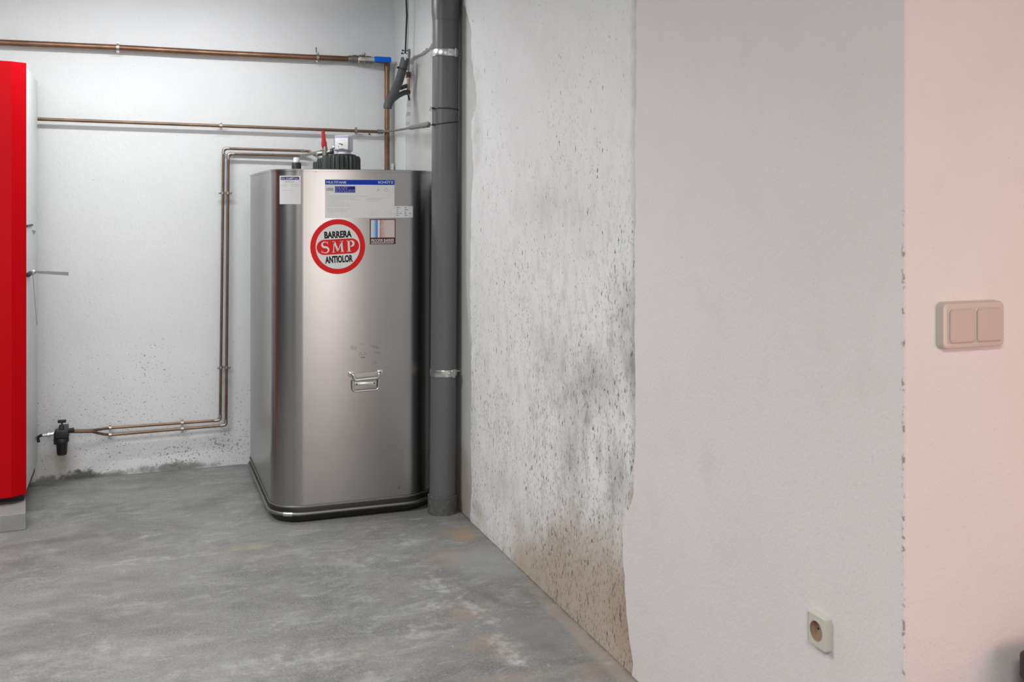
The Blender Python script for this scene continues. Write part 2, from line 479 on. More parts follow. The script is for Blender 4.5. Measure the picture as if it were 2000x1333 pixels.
# ------------------------------------------------------------------ mesh helpers
class MB:
    def __init__(self):
        self.bm = bmesh.new()

    def box(self, lo, hi, bevel=0.0, seg=2, rot=None, at=None):
        """box; rot/at: rotate about its own centre / place"""
        lo, hi = Vector(lo), Vector(hi)
        c = (lo + hi) / 2
        r = bmesh.ops.create_cube(self.bm, size=1.0)
        vs = r['verts']
        for v in vs:
            v.co = Vector((v.co.x * (hi.x - lo.x), v.co.y * (hi.y - lo.y), v.co.z * (hi.z - lo.z)))
        if bevel:
            es = list({e for v in vs for e in v.link_edges})
            rb = bmesh.ops.bevel(self.bm, geom=es, offset=bevel, segments=seg, affect='EDGES', profile=0.5)
            vs = list({v for f in rb['faces'] for v in f.verts} | {v for v in vs if v.is_valid})
        for v in vs:
            if rot:
                v.co = rot @ v.co
            v.co += c
        return self

    def rings(self, rings, close=True, cap=True):
        rr = [[self.bm.verts.new(p) for p in ring] for ring in rings]
        n = len(rr[0])
        for a, b in zip(rr, rr[1:]):
            for i in range(n if close else n - 1):
                j = (i + 1) % n
                self.bm.faces.new((a[i], a[j], b[j], b[i]))
        if cap:
            self.bm.faces.new(list(reversed(rr[0])))
            self.bm.faces.new(rr[-1])
        return self

    def tube(self, pts, r, fillet=0.0, seg=14, fseg=6, loop=False):
        path = round_path([Vector(p) for p in pts], fillet, fseg) if fillet else [Vector(p) for p in pts]
        n = len(path)
        tans = []
        for i in range(n):
            if loop:
                t = path[(i + 1) % n] - path[i - 1]
            else:
                t = path[min(i + 1, n - 1)] - path[max(i - 1, 0)]
            tans.append(t.normalized())
        up = Vector((0, 0, 1)) if abs(tans[0].z) < 0.9 else Vector((1, 0, 0))
        nrm = (up - tans[0] * up.dot(tans[0])).normalized()
        rings = []
        for i in range(n):
            nrm = (nrm - tans[i] * nrm.dot(tans[i])).normalized()
            bi = tans[i].cross(nrm)
            rad = r[i] if isinstance(r, (list, tuple)) else r
            rings.append([path[i] + (nrm * math.cos(2 * PI * k / seg) + bi * math.sin(2 * PI * k / seg)) * rad for k in range(seg)])
        if loop:
            rings.append(rings[0])
            self.rings(rings, cap=False)
            bmesh.ops.remove_doubles(self.bm, verts=self.bm.verts[:], dist=1e-6)
        else:
            self.rings(rings)
        return self

    def lathe(self, prof, base, axis=(0, 0, 1), seg=32):
        """prof: (radius, height) pairs along axis from base"""
        ax = Vector(axis).normalized()
        up = Vector((0, 0, 1)) if abs(ax.z) < 0.9 else Vector((1, 0, 0))
        n = (up - ax * up.dot(ax)).normalized()
        b = ax.cross(n)
        base = Vector(base)
        self.rings([[base + ax * h + (n * math.cos(2 * PI * k / seg) + b * math.sin(2 * PI * k / seg)) * max(r, 1e-4)
                     for k in range(seg)] for r, h in prof])
        return self

    def prism(self, poly, off):
        """poly: 3D points of a planar outline, off: extrusion vector"""
        off = Vector(off)
        self.rings([[Vector(p) for p in poly], [Vector(p) + off for p in poly]])
        return self

    def build(self, name, mat, parent=None, smooth=40, bevel=0.0, sub=0):
        bmesh.ops.recalc_face_normals(self.bm, faces=self.bm.faces[:])
        me = bpy.data.meshes.new(name)
        self.bm.to_mesh(me)
        self.bm.free()
        me.materials.append(mat if not isinstance(mat, str) else M[mat])
        o = bpy.data.objects.new(name, me)
        COL.objects.link(o)
        if smooth:
            me.polygons.foreach_set('use_smooth', [True] * len(me.polygons))
            me.set_sharp_from_angle(angle=math.radians(smooth))
        if bevel:
            md = o.modifiers.new('bevel', 'BEVEL')
            md.width, md.segments, md.limit_method = bevel, 2, 'ANGLE'
            md.angle_limit = math.radians(40)
        if parent is not None:
            o.parent = parent
            o.matrix_parent_inverse = Matrix.Translation(-parent.location)
        return o


def round_path(pts, rad, n):
    out = [pts[0]]
    for a, b, c in zip(pts, pts[1:], pts[2:]):
        d1, d2 = (a - b), (c - b)
        ang = d1.angle(d2)
        if ang > PI - 0.03:
            out.append(b)
            continue
        cut = min(rad / math.tan(ang / 2), d1.length * 0.49, d2.length * 0.49)
        p, q = b + d1.normalized() * cut, b + d2.normalized() * cut
        for i in range(n + 1):
            t = i / n
            out.append(p * (1 - t) ** 2 + b * 2 * t * (1 - t) + q * t * t)
    out.append(pts[-1])
    return out


def tag(o, label, cat, group=None):
    o['label'] = label
    o['category'] = cat
    if group:
        o['group'] = group
    return o


def thing(name, label, cat, loc, group=None):
    o = bpy.data.objects.new(name, None)
    o.empty_display_size = 0.05
    COL.objects.link(o)
    o.location = loc
    return tag(o, label, cat, group)


def structure(o):
    o['kind'] = 'structure'
    return o


# ------------------------------------------------------------------ the room
structure(MB().box((-3.4, -3.6, -0.1), (3.7, 5.5, 0.0)).build('floor', 'floor', smooth=0))
structure(MB().box((-3.4, -3.6, CEIL), (3.7, 5.5, CEIL + 0.12)).build('ceiling', 'ceiling', smooth=0))
structure(MB().box((-3.4, YB, 0), (XR, YB + 0.2, CEIL)).build('wall_back', 'back', smooth=0))
structure(MB().box((XR, YP + 0.003, 0), (XR + 0.25, YB + 0.2, CEIL)).build('wall_right', 'cement', smooth=0))
structure(MB().box((XC, YP, 0), (3.6, YP + 0.2, CEIL), 0.004).build('wall_front', 'pier'))
structure(MB().box((-3.4, -3.6, 0), (-3.2, YB, CEIL)).build('wall_left', 'dark_wall', smooth=0))
structure(MB().box((-3.2, -3.6, 0), (3.6, -3.4, CEIL)).build('wall_rear', 'plain_white', smooth=0))
structure(MB().box((3.5, -3.4, 0), (3.7, YP, CEIL)).build('wall_outer', 'plain_white', smooth=0))


# fluorescent batten on the ceiling in front of the boiler, above the view
t = thing('ceiling_light', 'white fluorescent batten light on ceiling in front of the boiler', 'ceiling light', (.08, 4.37, CEIL))
MB().box((-.54, 4.345, CEIL - .035), (.70, 4.395, CEIL), .004).build('light_housing', 'plastic_white', t)
tm = NT('lit_tube')
tm.done((.8, .8, .8), .5, 0, Emission_Color=(0.96, 0.985, 1.0, 1), Emission_Strength=TUBE_STRENGTH)
MB().lathe([(.014, 0), (.014, 1.14)], (-.49, 4.37, CEIL - .055), (1, 0, 0), 16).build('light_tube', tm.m, t)


def ragged(pts, step=0.03, amp=0.004, seed=1, closed=True):
    rnd = random.Random(seed)
    out = []
    n = len(pts)
    for i in range(n):
        a, b = Vector(pts[i][:2]), Vector(pts[(i + 1) % n][:2])
        rough = pts[i][2] if len(pts[i]) > 2 else 0
        k = max(1, int((b - a).length / step)) if rough else 1
        nr = Vector((-(b - a).y, (b - a).x)).normalized()
        for j in range(k):
            p = a.lerp(b, j / k)
            if rough and (j or True):
                p = p + nr * rnd.uniform(-amp, amp) * rough
            out.append(p)
    return out


def coat(name, mat, pts, x0, x1, seed, step=0.02, amp=0.004):
    poly = ragged(pts, step, amp, seed)
    o = MB().prism([(x0, p.x, p.y) for p in poly], (x1 - x0, 0, 0)).build(name, mat, smooth=0, bevel=0)
    return structure(o)


def yz(u, v, X, rough=1):
    p = W(u, v, X)
    return (p.y, p.z, rough)


# pitted coat between the bare strip and the smooth plaster
XP = 1.265
pl = [(906, -60), (905, 8), (912, 22), (920, 55), (921, 110), (926, 150), (931, 185), (931, 205), (921, 238), (922, 290), (925, 330),
      (921, 380), (920, 470), (918, 560), (920, 640), (921, 730), (919, 820), (920, 900), (922, 950), (919, 985)]
pts = [yz(u, v, XP) for u, v in pl]
pts += [(pts[-1][0], 0.0, 0), (2.35, 0.0, 0), (2.35, CEIL, 0), (pts[0][0], CEIL, 1)]
coat('trim_1', 'pitted', pts, XR, XP, 3, 0.02, 0.006)
# smooth plaster nearer the camera, ragged far edge
pl = [(1244, -120), (1243, 90), (1242, 200), (1240, 300), (1242, 400), (1240, 480), (1241, 600), (1240, 700), (1241, 800), (1241, 870),
      (1238, 930), (1237, 965), (1230, 992), (1219, 1012), (1216, 1040), (1217, 1080), (1221, 1150), (1224, 1200), (1228, 1250), (1238, 1300)]
pts = [yz(u, v, XC) for u, v in pl]
pts += [(2.50, 0.0, 0), (YP + 0.002, 0.0, 0), (YP + 0.002, CEIL, 0), (pts[0][0], CEIL, 1)]
coat('trim_2', 'smooth', pts, XR, XC - 0.0005, 5, 0.025, 0.004)
# white painted coat in the far corner, with a ragged lower right edge
XW = 1.249
pl = [(846, -80), (845, 84), (838, 92), (830, 97), (822, 104), (812, 109), (802, 113), (799, 125), (800, 145), (797, 170), (795, 200),
      (792, 245), (792, 330), (792, 700), (792, 840)]
pts = [yz(u, v, XW, 1 if v < 230 else 0.2) for u, v in pl]
pts += [(pts[-1][0], 0.0, 0), (YB, 0, 0), (YB, CEIL, 0), (pts[0][0], CEIL, 0)]
coat('trim_3', 'back', pts, XR, XW, 8, 0.02, 0.005)

# ------------------------------------------------------------------ pipework helpers


def ring_pts(c, r, axis, n=20, a0=0, a1=2 * PI):
    ax = Vector(axis).normalized()
    up = Vector((0, 0, 1)) if abs(ax.z) < 0.9 else Vector((0, 1, 0))
    nn = (up - ax * up.dot(ax)).normalized()
    b = ax.cross(nn)
    return [Vector(c) + (nn * math.cos(a0 + (a1 - a0) * k / n) + b * math.sin(a0 + (a1 - a0) * k / n)) * r for k in range(n + 1)]


YPIPE = 5.152


def pipe_clip(c, r, axis, label, twin=None, group='small metal clips holding copper pipes'):
    """split ring with a screw either side and a stud into the back wall"""
    c = Vector(c)
    ax = Vector(axis).normalized()
    m = MB()
    cs = [c] + ([Vector(twin)] if twin is not None else [])
    for q in cs:
        m.lathe([(r + .0005, -.006), (r + .003, -.006), (r + .003, .006), (r + .0005, .006)], q, ax, 20)
    mid = sum(cs, Vector()) / len(cs)
    side = ax.cross(Vector((0, 1, 0))).normalized()
    ext = (cs[-1] - cs[0]).length / 2
    for s in (-1, 1):
        q = mid + side * s * (ext + r + .005)
        m.box(q - Vector((.006, .004, .006)), q + Vector((.006, .004, .006)), 0.001)
        m.lathe([(.0028, 0), (.0028, .004), (.0015, .005)], q + Vector((0, -.004, 0)), (0, -1, 0), 10)
    if twin is not None:
        sx = side * ext
        a, b = mid - sx, mid + sx
        lo = Vector((min(a.x, b.x) - .005, mid.y - .0035 + r, min(a.z, b.z) - .005))
        hi = Vector((max(a.x, b.x) + .005, mid.y + .0035 + r, max(a.z, b.z) + .005))
        m.box(lo, hi)
    m.lathe([(.0035, 0), (.0035, YB - mid.y - r * 0.9)], mid + Vector((0, r * 0.9, 0)), (0, 1, 0), 10)
    o = m.build('pipe_clip', 'zinc')
    return tag(o, label, 'pipe clip', group)


def sleeve(c, d, r, l):
    return MB().lathe([(r, -l), (r + .0015, -l * .9), (r + .0015, l * .9), (r, l)], c, d, 18)


# ---- thick upper pipe with blue-handled valve, turning down at the corner
A0, A1 = P(-260, 68, YPIPE), P(684, 115.5, YPIPE)
t = thing('water_supply_pipe', 'thick copper water pipe across top of back wall turning down at the corner', 'pipe', P(400, 100, YPIPE))
MB().tube([A0, P(0, 83, YPIPE), P(230, 93, YPIPE), P(430, 104, YPIPE), A1], .0142).build('pipe_run', 'copper', t)
E = P(756, 119, YPIPE)
MB().tube([P(730, 118, YPIPE), E, (E.x, E.y, 0.10)], .0132, 0.028, 16, 8).build('down_pipe', 'copper', t)
e2 = MB()
e2.tube([P(744, 118.5, YPIPE), E, Vector((E.x, E.y, E.z - .05))], .0155, 0.03, 16, 8)
e2.build('elbow', 'copper_dull', t)
# valve
vd = (P(730, 118, YPIPE) - A1).normalized()
L = (P(730, 118, YPIPE) - A1).length
vm = MB()
vm.lathe([(.0165, -.012), (.0185, 0), (.0185, .010), (.0225, .012), (.0225, .034), (.019, .036), (.021, .040), (.0245, .050), (.0245, .066),
          (.021, .078), (.018, .080), (.0215, .083), (.0215, L - .016), (.0175, L - .012), (.0165, L + .006)], A1, vd, 10)
valve = vm.build('valve_body', 'brass', t, smooth=25)
vc = A1 + vd * .058
sm = MB()
sm.lathe([(.010, 0), (.010, .022), (.007, .024), (.007, .030)], vc + Vector((0, -.018, 0)), (0, -1, 0), 12)
sm.lathe([(.007, 0), (.009, .003), (.009, .008), (.006, .011)], vc + Vector((.008, -.024, .020)), (0, 0, 1), 10)
sm.build('valve_stem', 'zinc', valve)
la, lb = P(707, 115, 5.10), P(764, 117, 5.10)
MB().box((la.x - .012, 5.097, la.z - .009), (P(733, 0, 5.10).x, 5.102, la.z + .009), .002).build('handle_plate', 'bright', valve)
h = MB()
h.box((P(731, 0, 5.10).x, 5.092, lb.z - .0135), (lb.x, 5.107, lb.z + .0135), .005, 3)
h.build('valve_handle', 'lever_blue', valve)['label'] = 'blue rubber covered lever handle'

pipe_clip(P(230, 93, YPIPE), .0145, (A1 - A0), 'pipe clip on thick top pipe, above the red boiler side', group='clips on the thick top pipe')
q = P(620, 112.5, YPIPE)
pipe_clip(q, .0145, (A1 - A0), 'pipe clip on thick top pipe, just left of the blue-handled valve', group='clips on the thick top pipe')
nl = MB().tube([q + Vector((-.003, .010, .022)), q + Vector((-.007, -.004, .050))], .0022, seg=8).build('nail', 'blackmetal')
tag(nl, 'bent dark nail sticking out of back wall above the thick top pipe', 'nail')

# ---- thin middle pipe
t = thing('heating_pipe', 'thin copper pipe running level across middle of back wall', 'pipe', P(400, 245, YPIPE))
B0, B1 = P(40, 231.5, YPIPE), P(742, 257.5, YPIPE)
MB().tube([B0, P(431, 246, YPIPE), P(695, 256, YPIPE), B1], .0078).build('pipe_run', 'copper_dull', t)
sleeve(P(743, 257.5, YPIPE), B1 - B0, .0095, .016).build('end_fitting', 'brass', t)
dB = B1 - B0
pipe_clip(P(431, 246, YPIPE), .0082, dB, 'pipe clip on thin middle pipe, above the twin pipe corner', group='clips on the thin middle pipe')
pipe_clip(P(695, 256, YPIPE), .0082, dB, 'pipe clip on thin middle pipe, right of the tank gauge', group='clips on the thin middle pipe')
p = P(721, 262, YB)
tag(MB().lathe([(.004, 0), (.004, .006), (.002, .008)], p, (0, -1, 0), 10).build('screw', 'blackmetal'),
    'small dark screw in back wall under the thin middle pipe', 'screw')

# ---- grey hose carrying on along the right wall to the grey drain pipe
t = thing('grey_hose', 'thin grey hose stretched from corner to the drain pipe', 'hose', W(800, 248, 1.23))
hp = [P(741, 257.5, YPIPE - .019), P(752, 257, YPIPE - .022), W(768, 255.5, 1.222), W(785, 253, 1.205), W(805, 249, 1.190), Vector((1.165, 4.19, 0))]
hp[-1].z = P(839, 243, 4.19).z
hp[-1].x = P(839, 243, 4.19).x
MB().tube(hp, .0052, .03, 12).build('hose_tube', 'hose', t)
a, b = hp[-2], hp[-1]
d = (b - a).normalized()
hm = MB().lathe([(.006, -.10), (.0095, -.05), (.0105, 0), (.0105, .20), (.012, .21), (.012, (b - a).length * .62)], a, d, 14)
hm.lathe([(.0085, .0), (.0125, .01), (.0125, .05), (.009, .06), (.009, .08), (.013, .09), (.013, .12), (.007, .14)], a + d * (b - a).length * .62, d, 12)
hm.build('hose_end_fitting', 'hose', t)

# ---- twin oil lines
R_O = .0065
C = [P(606, 296, 5.120), P(598, 295.2, YPIPE), P(436.5, 290, YPIPE), P(430, 821.5, YPIPE), P(215, 836.5, YPIPE - .004),
     P(180, 841, 5.10), P(132, 842.5, 5.075)]
t = thing('oil_return_pipe', 'outer copper oil pipe of the twin pair from tank to filter', 'pipe', P(431, 560, YPIPE))
MB().tube(C, R_O, .026).build('pipe_run', 'copper_dull', t)
MB().tube([P(606, 296, 5.120), P(610, 300, 5.06), P(622, 309, 4.86), P(628, 311, 4.80)], R_O, .02).build('connecting_tube', 'solder', t)
for c, d1, d2 in ((C[2], C[1], C[3]), (C[3], C[2], C[4])):
    a_, b_ = (d1 - c).normalized() * .028, (d2 - c).normalized() * .028
    MB().tube([c + a_, c, c + b_], R_O + .0015, .018).build('elbow', 'solder', t)
sleeve(P(590, 294.8, YPIPE), (1, 0, 0), R_O, .008).build('coupling', 'solder', t)

D = [P(596, 304.5, YPIPE - .004), P(446, 300.5, YPIPE), P(441.5, 831, YPIPE), P(215, 850, YPIPE - .004), P(198, 848, YPIPE - .02),
     P(180, 843.5, 5.085), P(132, 844, 5.060)]
t = thing('oil_feed_pipe', 'inner copper oil pipe of the twin pair from valve to filter', 'pipe', P(443, 560, YPIPE))
MB().tube(D, R_O, .026).build('pipe_run', 'copper_dull', t)
MB().tube([P(587, 304.3, YPIPE - .004), P(597, 304, 5.12), P(604, 301.5, 5.05), P(629, 295.5, 4.78)], R_O + .0012, .03).build('connecting_tube', 'solder', t)
for c, d1, d2 in ((D[1], D[0], D[2]), (D[2], D[1], D[3])):
    a_, b_ = (d1 - c).normalized() * .028, (d2 - c).normalized() * .028
    MB().tube([c + a_, c, c + b_], R_O + .0015, .018).build('elbow', 'solder', t)
sleeve(P(585, 304.2, YPIPE - .002), (1, 0, 0), R_O, .012).build('coupling', 'solder', t)

G = 'double clips on the twin oil pipes'
pipe_clip(P(432.7 + 1.8, 377, YPIPE), R_O + .0004, (0, 0, 1), 'double clip on vertical twin pipes, the upper one', P(445.6, 377, YPIPE), G)
pipe_clip(P(431.5, 718, YPIPE), R_O + .0004, (0, 0, 1), 'double clip on vertical twin pipes, the lower one', P(442.5, 718, YPIPE), G)
pipe_clip(P(356, 826.7, YPIPE - .001), R_O + .0004, (1, 0, .0), 'double clip on lower level pipes, nearer the pipe corner', P(356, 838.2, YPIPE - .001), G)
pipe_clip(P(215, 836.5, YPIPE - .004), R_O + .0004, (1, 0, 0), 'double clip on lower level pipes, nearer the black filter', P(215, 850, YPIPE - .004), G)

# ---- oil filter
FY = 5.045
BX1X = -0.425
c = P(121, 848, FY)
t = thing('oil_filter', 'black oil filter with cup and top knob beside the boiler', 'filter', c)
m = MB().box((c.x - .030, FY - .026, c.z - .018), (c.x + .030, FY + .026, c.z + .022), .006, 3)
m.lathe([(.012, 0), (.010, .018), (.008, .020)], (c.x - .001, FY, c.z + .020), (0, 0, 1), 14)
m.tube([(c.x + .025, FY, c.z + .012), (c.x + .048, FY + .01, c.z + .012)], .011)
m.box((c.x - .034, FY - .012, c.z - .045), (c.x - .020, FY + .03, c.z + .010), .003)
m.box((c.x - .02, FY + .02, c.z - .02), (c.x + .02, YB + .0, c.z + .015), .002)
m.build('filter_head', 'black', t)
MB().lathe([(.028, -.018), (.030, -.022), (.030, -.034), (.0245, -.040), (.0215, -.088), (.019, -.094), (.010, -.096)], c, (0, 0, 1), 24).build('filter_cup', 'black', t)
k = MB().lathe([(.004, .036), (.004, .052)], c, (0, 0, 1), 10)
k.box((c.x - .018, FY - .006, c.z + .050), (c.x + .018, FY + .006, c.z + .064), .003)
k.build('knob', 'black', t)
n1 = MB()
n1.lathe([(.010, 0), (.010, .018), (.013, .019), (.013, .030), (.009, .032), (.009, .050), (.006, .053)], (c.x - .030, FY, c.z + .004), (-1, 0, -.10), 8)
n1.build('nozzle', 'bright', t)['label'] = 'silvery metal inlet nozzle'
hh = Vector((c.x - .078, FY, c.z))
MB().tube([hh, hh + Vector((-.010, 0, -.001)), hh + Vector((-.022, .0, -.008)), Vector((BX1X + .010, hh.y, hh.z - .030))], .0065, .02).build('flexible_hose', 'black', t)

# ------------------------------------------------------------------ boiler
BX1, BX0, BYF, BYB = -0.425, -1.085, 4.60, 5.13
BZ0, BZ1 = 0.100, 1.858
t = thing('heating_boiler', 'tall red-fronted heating boiler with white sides standing on plinth', 'boiler', (-.755, 4.85, 0.067))
MB().box((BX0 + .004, BYF + .012, BZ0 + .005), (BX1 - .002, BYB, BZ1 - .012), .006, 2).build('casing', 'boiler_white', t)['label'] = 'white sheet steel side casing'
prof = []
hw = (BX1 - BX0) / 2
cx = (BX0 + BX1) / 2
for f, d in ((1.0, 0.0), (.845, .036), (.45, .052), (-.45, .052), (-.845, .036), (-1.0, 0.0)):
    prof.append((cx + hw * f, BYF - d))
poly = [(BX1, BYF + .010)] + prof + [(BX0, BYF + .010)]
MB().prism([(x, y, BZ0) for x, y in poly], (0, 0, BZ1 - BZ0)).build('front_panel', 'red', t, smooth=0, bevel=.0015)['label'] = 'glossy red faceted front panel'
MB().box((BX0 + .015, BYF + .03, 0.067), (BX1 - .012, BYB - .01, BZ0 + .008)).build('base', 'blackmetal', t, smooth=0)
for fx in (-.98, -.56):
    MB().lathe([(.022, 0), (.022, .006), (.010, .010), (.010, .070)], (fx, 5.02, 0), (0, 0, 1), 16).build('rear_foot', 'blackmetal', t)
z1 = P(60, 441, 4.72).z
MB().box((BX1 - .004, 4.62, z1 - .004), (BX1 + .003, 4.86, z1 + .004)).build('side_slot', 'blackmetal', t, smooth=0)
MB().prism([(BX1 - .003, 4.86, z1 - .020), (BX1 + .012, 4.90, z1 - .026), (BX1 - .003, 4.97, z1 - .045)], (0, 0, .004)).build('side_latch', 'boiler_white', t, smooth=0)
lp = P(70, 532, 4.74)
lv = MB().box((BX1 - .004, 4.62, lp.z - .012), (BX1 + .012, 4.76, lp.z + .004), .003).build('lever_mount', 'blackmetal', t)
s = MB().lathe([(.010, 0), (.010, .014), (.006, .018)], (BX1 + .014, 4.745, lp.z), (0, -1, 0), 14)
s.build('lever_pivot', 'bright', lv)
lq = P(134, 535.5, 4.74)
MB().prism([(BX1 + .006, 4.738, lp.z + .007), (lq.x, 4.738, lq.z + .008), (lq.x, 4.738, lq.z - .007), (BX1 + .006, 4.738, lp.z - .003)], (0, .004, 0)).build('lever_arm', 'steel_trim', lv, smooth=0)
MB().tube([(BX1 + .012, 4.74, lp.z - .004), (BX1 + .013, 4.80, lp.z - .10), (BX1 + .014, 4.90, lp.z - .24)], .0012, seg=6).build('pull_wire', 'zinc', lv)

px = P(50.5, 1000, 4.44).x
o = MB().prism([(px, 4.44, 0), (px - .0215, 4.66, 0), (-1.18, 4.60, 0), (-1.16, 4.38, 0)], (0, 0, .067)).build('concrete_plinth', 'plinth', smooth=0, bevel=.003)
tag(o, 'low grey concrete plinth under front of the red boiler', 'plinth')

# ------------------------------------------------------------------ steel tank
TX0, TX1, TY0, TY1 = 0.508, 1.200, 4.15, 5.11
TZ0, TZ1 = 0.022, 1.425
RF, RR, RB = 0.12, 0.165, 0.09


def tank_outline(off=0.0, n=14):
    pts = []
    for cx_, cy_, r, a0 in ((TX0 + RF, TY0 + RF, RF, PI), (TX1 - RR, TY0 + RR, RR, 1.5 * PI), (TX1 - RB, TY1 - RB, RB, 0), (TX0 + RB, TY1 - RB, RB, .5 * PI)):
        for k in range(n + 1):
            a = a0 + (PI / 2) * k / n
            pts.append((cx_ + (r + off) * math.cos(a), cy_ + (r + off) * math.sin(a)))
    return pts


def tank_rings(prof):
    return [[Vector((x, y, z)) for x, y in tank_outline(o)] for o, z in prof]


def T(s, z, off=0.0):
    """point on the tank front: s is x along the flat, wrapping round the left front corner"""
    if s > TX1 - RR:
        a = (s - TX1 + RR) / RR
        return Vector((TX1 - RR + (RR + off) * math.sin(a), TY0 + RR - (RR + off) * math.cos(a), z))
    if s >= TX0 + RF:
        return Vector((s, TY0 - off, z))
    a = (TX0 + RF - s) / RF
    return Vector((TX0 + RF - (RF + off) * math.sin(a), TY0 + RF - (RF + off) * math.cos(a), z))


def proj(p):
    d = Vector(p) - Vector((0, 0, H))
    f = d.x * S_ + d.y * C_
    return 1000 + 2000 * (d.x * C_ - d.y * S_) / f, 400 - 2000 * d.z / f


def TS(u, v):
    """tank-front coordinates (s, z) seen at u, v"""
    lo, hi = TX0 + RF - RF * 1.45, TX1 - RR * .5
    for _ in range(40):
        mid = (lo + hi) / 2
        if proj(T(mid, 1.0))[0] < u:
            lo = mid
        else:
            hi = mid
    p = T(lo, 0)
    r = ray(u, v)
    return lo, H + r.z * (p.y / r.y)


tank = thing('oil_storage_tank', 'brushed stainless steel oil tank with rounded corners and stickers', 'tank', ((TX0 + TX1) / 2, (TY0 + TY1) / 2, 0))
MB().rings(tank_rings([(-.012, TZ0 + .012), (0, TZ0 + .024), (0, TZ1 - .010)])).build('tank_body', 'steel', tank, smooth=35)
MB().rings(tank_rings([(-.003, TZ1 - .012), (.003, TZ1 - .011), (.003, TZ1 - .003), (-.003, TZ1 - .001), (-.020, TZ1 - .004)])).build('lid', 'steel', tank)
# rivets of the lid flange
for u in (617, 660, 703, 745, 786):
    s_, z_ = TS(u, 335)
    MB().lathe([(.0028, 0), (.0024, .0015), (.001, .002)], T(s_, z_, 0), (0, -1, 0), 10).build('rivet', 'blackmetal', tank)
# bead round the foot; recessed base coloured black for the shadow gap beneath it
ol = tank_outline(.006)
MB().tube([Vector((x, y, .039)) for x, y in ol], .0075, seg=10, loop=True).build('foot_bead', 'steel_trim', tank)
MB().rings(tank_rings([(-.02, 0), (-.012, .006), (.002, TZ0), (.006, .040), (0, .062)])).build('base_tray', 'blackmetal', tank)['label'] = 'recessed base tray, black for the shadow gap'
ol2 = tank_outline(.003)
MB().tube([Vector((x, y, .068)) for x, y in ol2], .003, seg=8, loop=True).build('base_rim', 'steel_trim', tank)
sc = [T(TS(u, 1003)[0], .039, .006) for u in (556, 560, 564, 568, 572)]
MB().tube(sc, .0088, seg=12).build('bead_clip', 'bright', tank)['label'] = 'shiny joint sleeve on the foot bead'


def face_patch(s0, s1, z0, z1, off, ns=8):
    m = MB()
    a = [m.bm.verts.new(T(s0 + (s1 - s0) * k / ns, z0, off)) for k in range(ns + 1)]
    b = [m.bm.verts.new(T(s0 + (s1 - s0) * k / ns, z1, off)) for k in range(ns + 1)]
    a2 = [m.bm.verts.new(T(s0 + (s1 - s0) * k / ns, z0, off - .0006)) for k in range(ns + 1)]
    b2 = [m.bm.verts.new(T(s0 + (s1 - s0) * k / ns, z1, off - .0006)) for k in range(ns + 1)]
    for k in range(ns):
        m.bm.faces.new((a[k], a[k + 1], b[k + 1], b[k]))
        m.bm.faces.new((a2[k], b2[k], b2[k + 1], a2[k + 1]))
        m.bm.faces.new((a[k], a2[k], a2[k + 1], a[k + 1]))
        m.bm.faces.new((b[k], b[k + 1], b2[k + 1], b2[k]))
    m.bm.faces.new((a[0], b[0], b2[0], a2[0]))
    m.bm.faces.new((a[-1], a2[-1], b2[-1], b[-1]))
    return m


def text_on(body, s0, s1, z0, z1, off, name, mat, parent, bold=0.0, tilt=0.0, shear=0.0):
    """lettering fitted into the box s0..s1, z0..z1 of the tank front"""
    cu = bpy.data.curves.new('lettering', 'FONT')
    cu.body = body
    cu.offset = bold
    cu.resolution_u = 4
    cu.shear = shear
    to = bpy.data.objects.new('lettering', cu)
    COL.objects.link(to)
    bpy.context.view_layer.update()
    dg = bpy.context.evaluated_depsgraph_get()
    me = bpy.data.meshes.new_from_object(to.evaluated_get(dg))
    bpy.data.objects.remove(to)
    bpy.data.curves.remove(cu)
    xs = [v.co.x for v in me.vertices]
    ys = [v.co.y for v in me.vertices]
    x0, x1, y0, y1 = min(xs), max(xs), min(ys), max(ys)
    cs, cz = (s0 + s1) / 2, (z0 + z1) / 2
    for v in me.vertices:
        ds = ((v.co.x - x0) / (x1 - x0) - .5) * (s1 - s0)
        dz = ((v.co.y - y0) / (y1 - y0) - .5) * (z1 - z0)
        v.co = T(cs + ds * math.cos(tilt) - dz * math.sin(tilt), cz + ds * math.sin(tilt) + dz * math.cos(tilt), off)
    me.materials.clear()
    me.materials.append(M[mat])
    me.name = name
    o = bpy.data.objects.new(name, me)
    COL.objects.link(o)
    o.parent = parent
    o.matrix_parent_inverse = Matrix.Translation(-parent.location)
    return o


def box_uv(u0, v0, u1, v1):
    s0, za = TS(u0, v0)
    s1, zb = TS(u1, v1)
    return s0, s1, zb, za


def patch_uv(u0, v0, u1, v1, off, name, mat, parent, ns=8):
    s0, s1, z0, z1 = box_uv(u0, v0, u1, v1)
    return face_patch(s0, s1, z0, z1, off, ns).build(name, mat, parent, smooth=60)


O1, O2, O3 = .0012, .0018, .0024
# narrow sticker on the rounded left corner
st = patch_uv(546.5, 343.5, 587.5, 399, O1, 'narrow_sticker', 'paper', tank, 16)
st['label'] = 'narrow white sticker with dark blue heading on the rounded corner'
patch_uv(549, 346, 584, 351.5, O2, 'heading_band', 'navy', st, 14)
text_on('D.C. KUMPF S.A.', *box_uv(550.5, 347.3, 582.5, 350.5), O3, 'heading_text', 'paper', st, .02)
text_on('SERVICIO', *box_uv(557, 353.5, 574, 357), O2, 'subheading_text', 'greyink', st, .02)


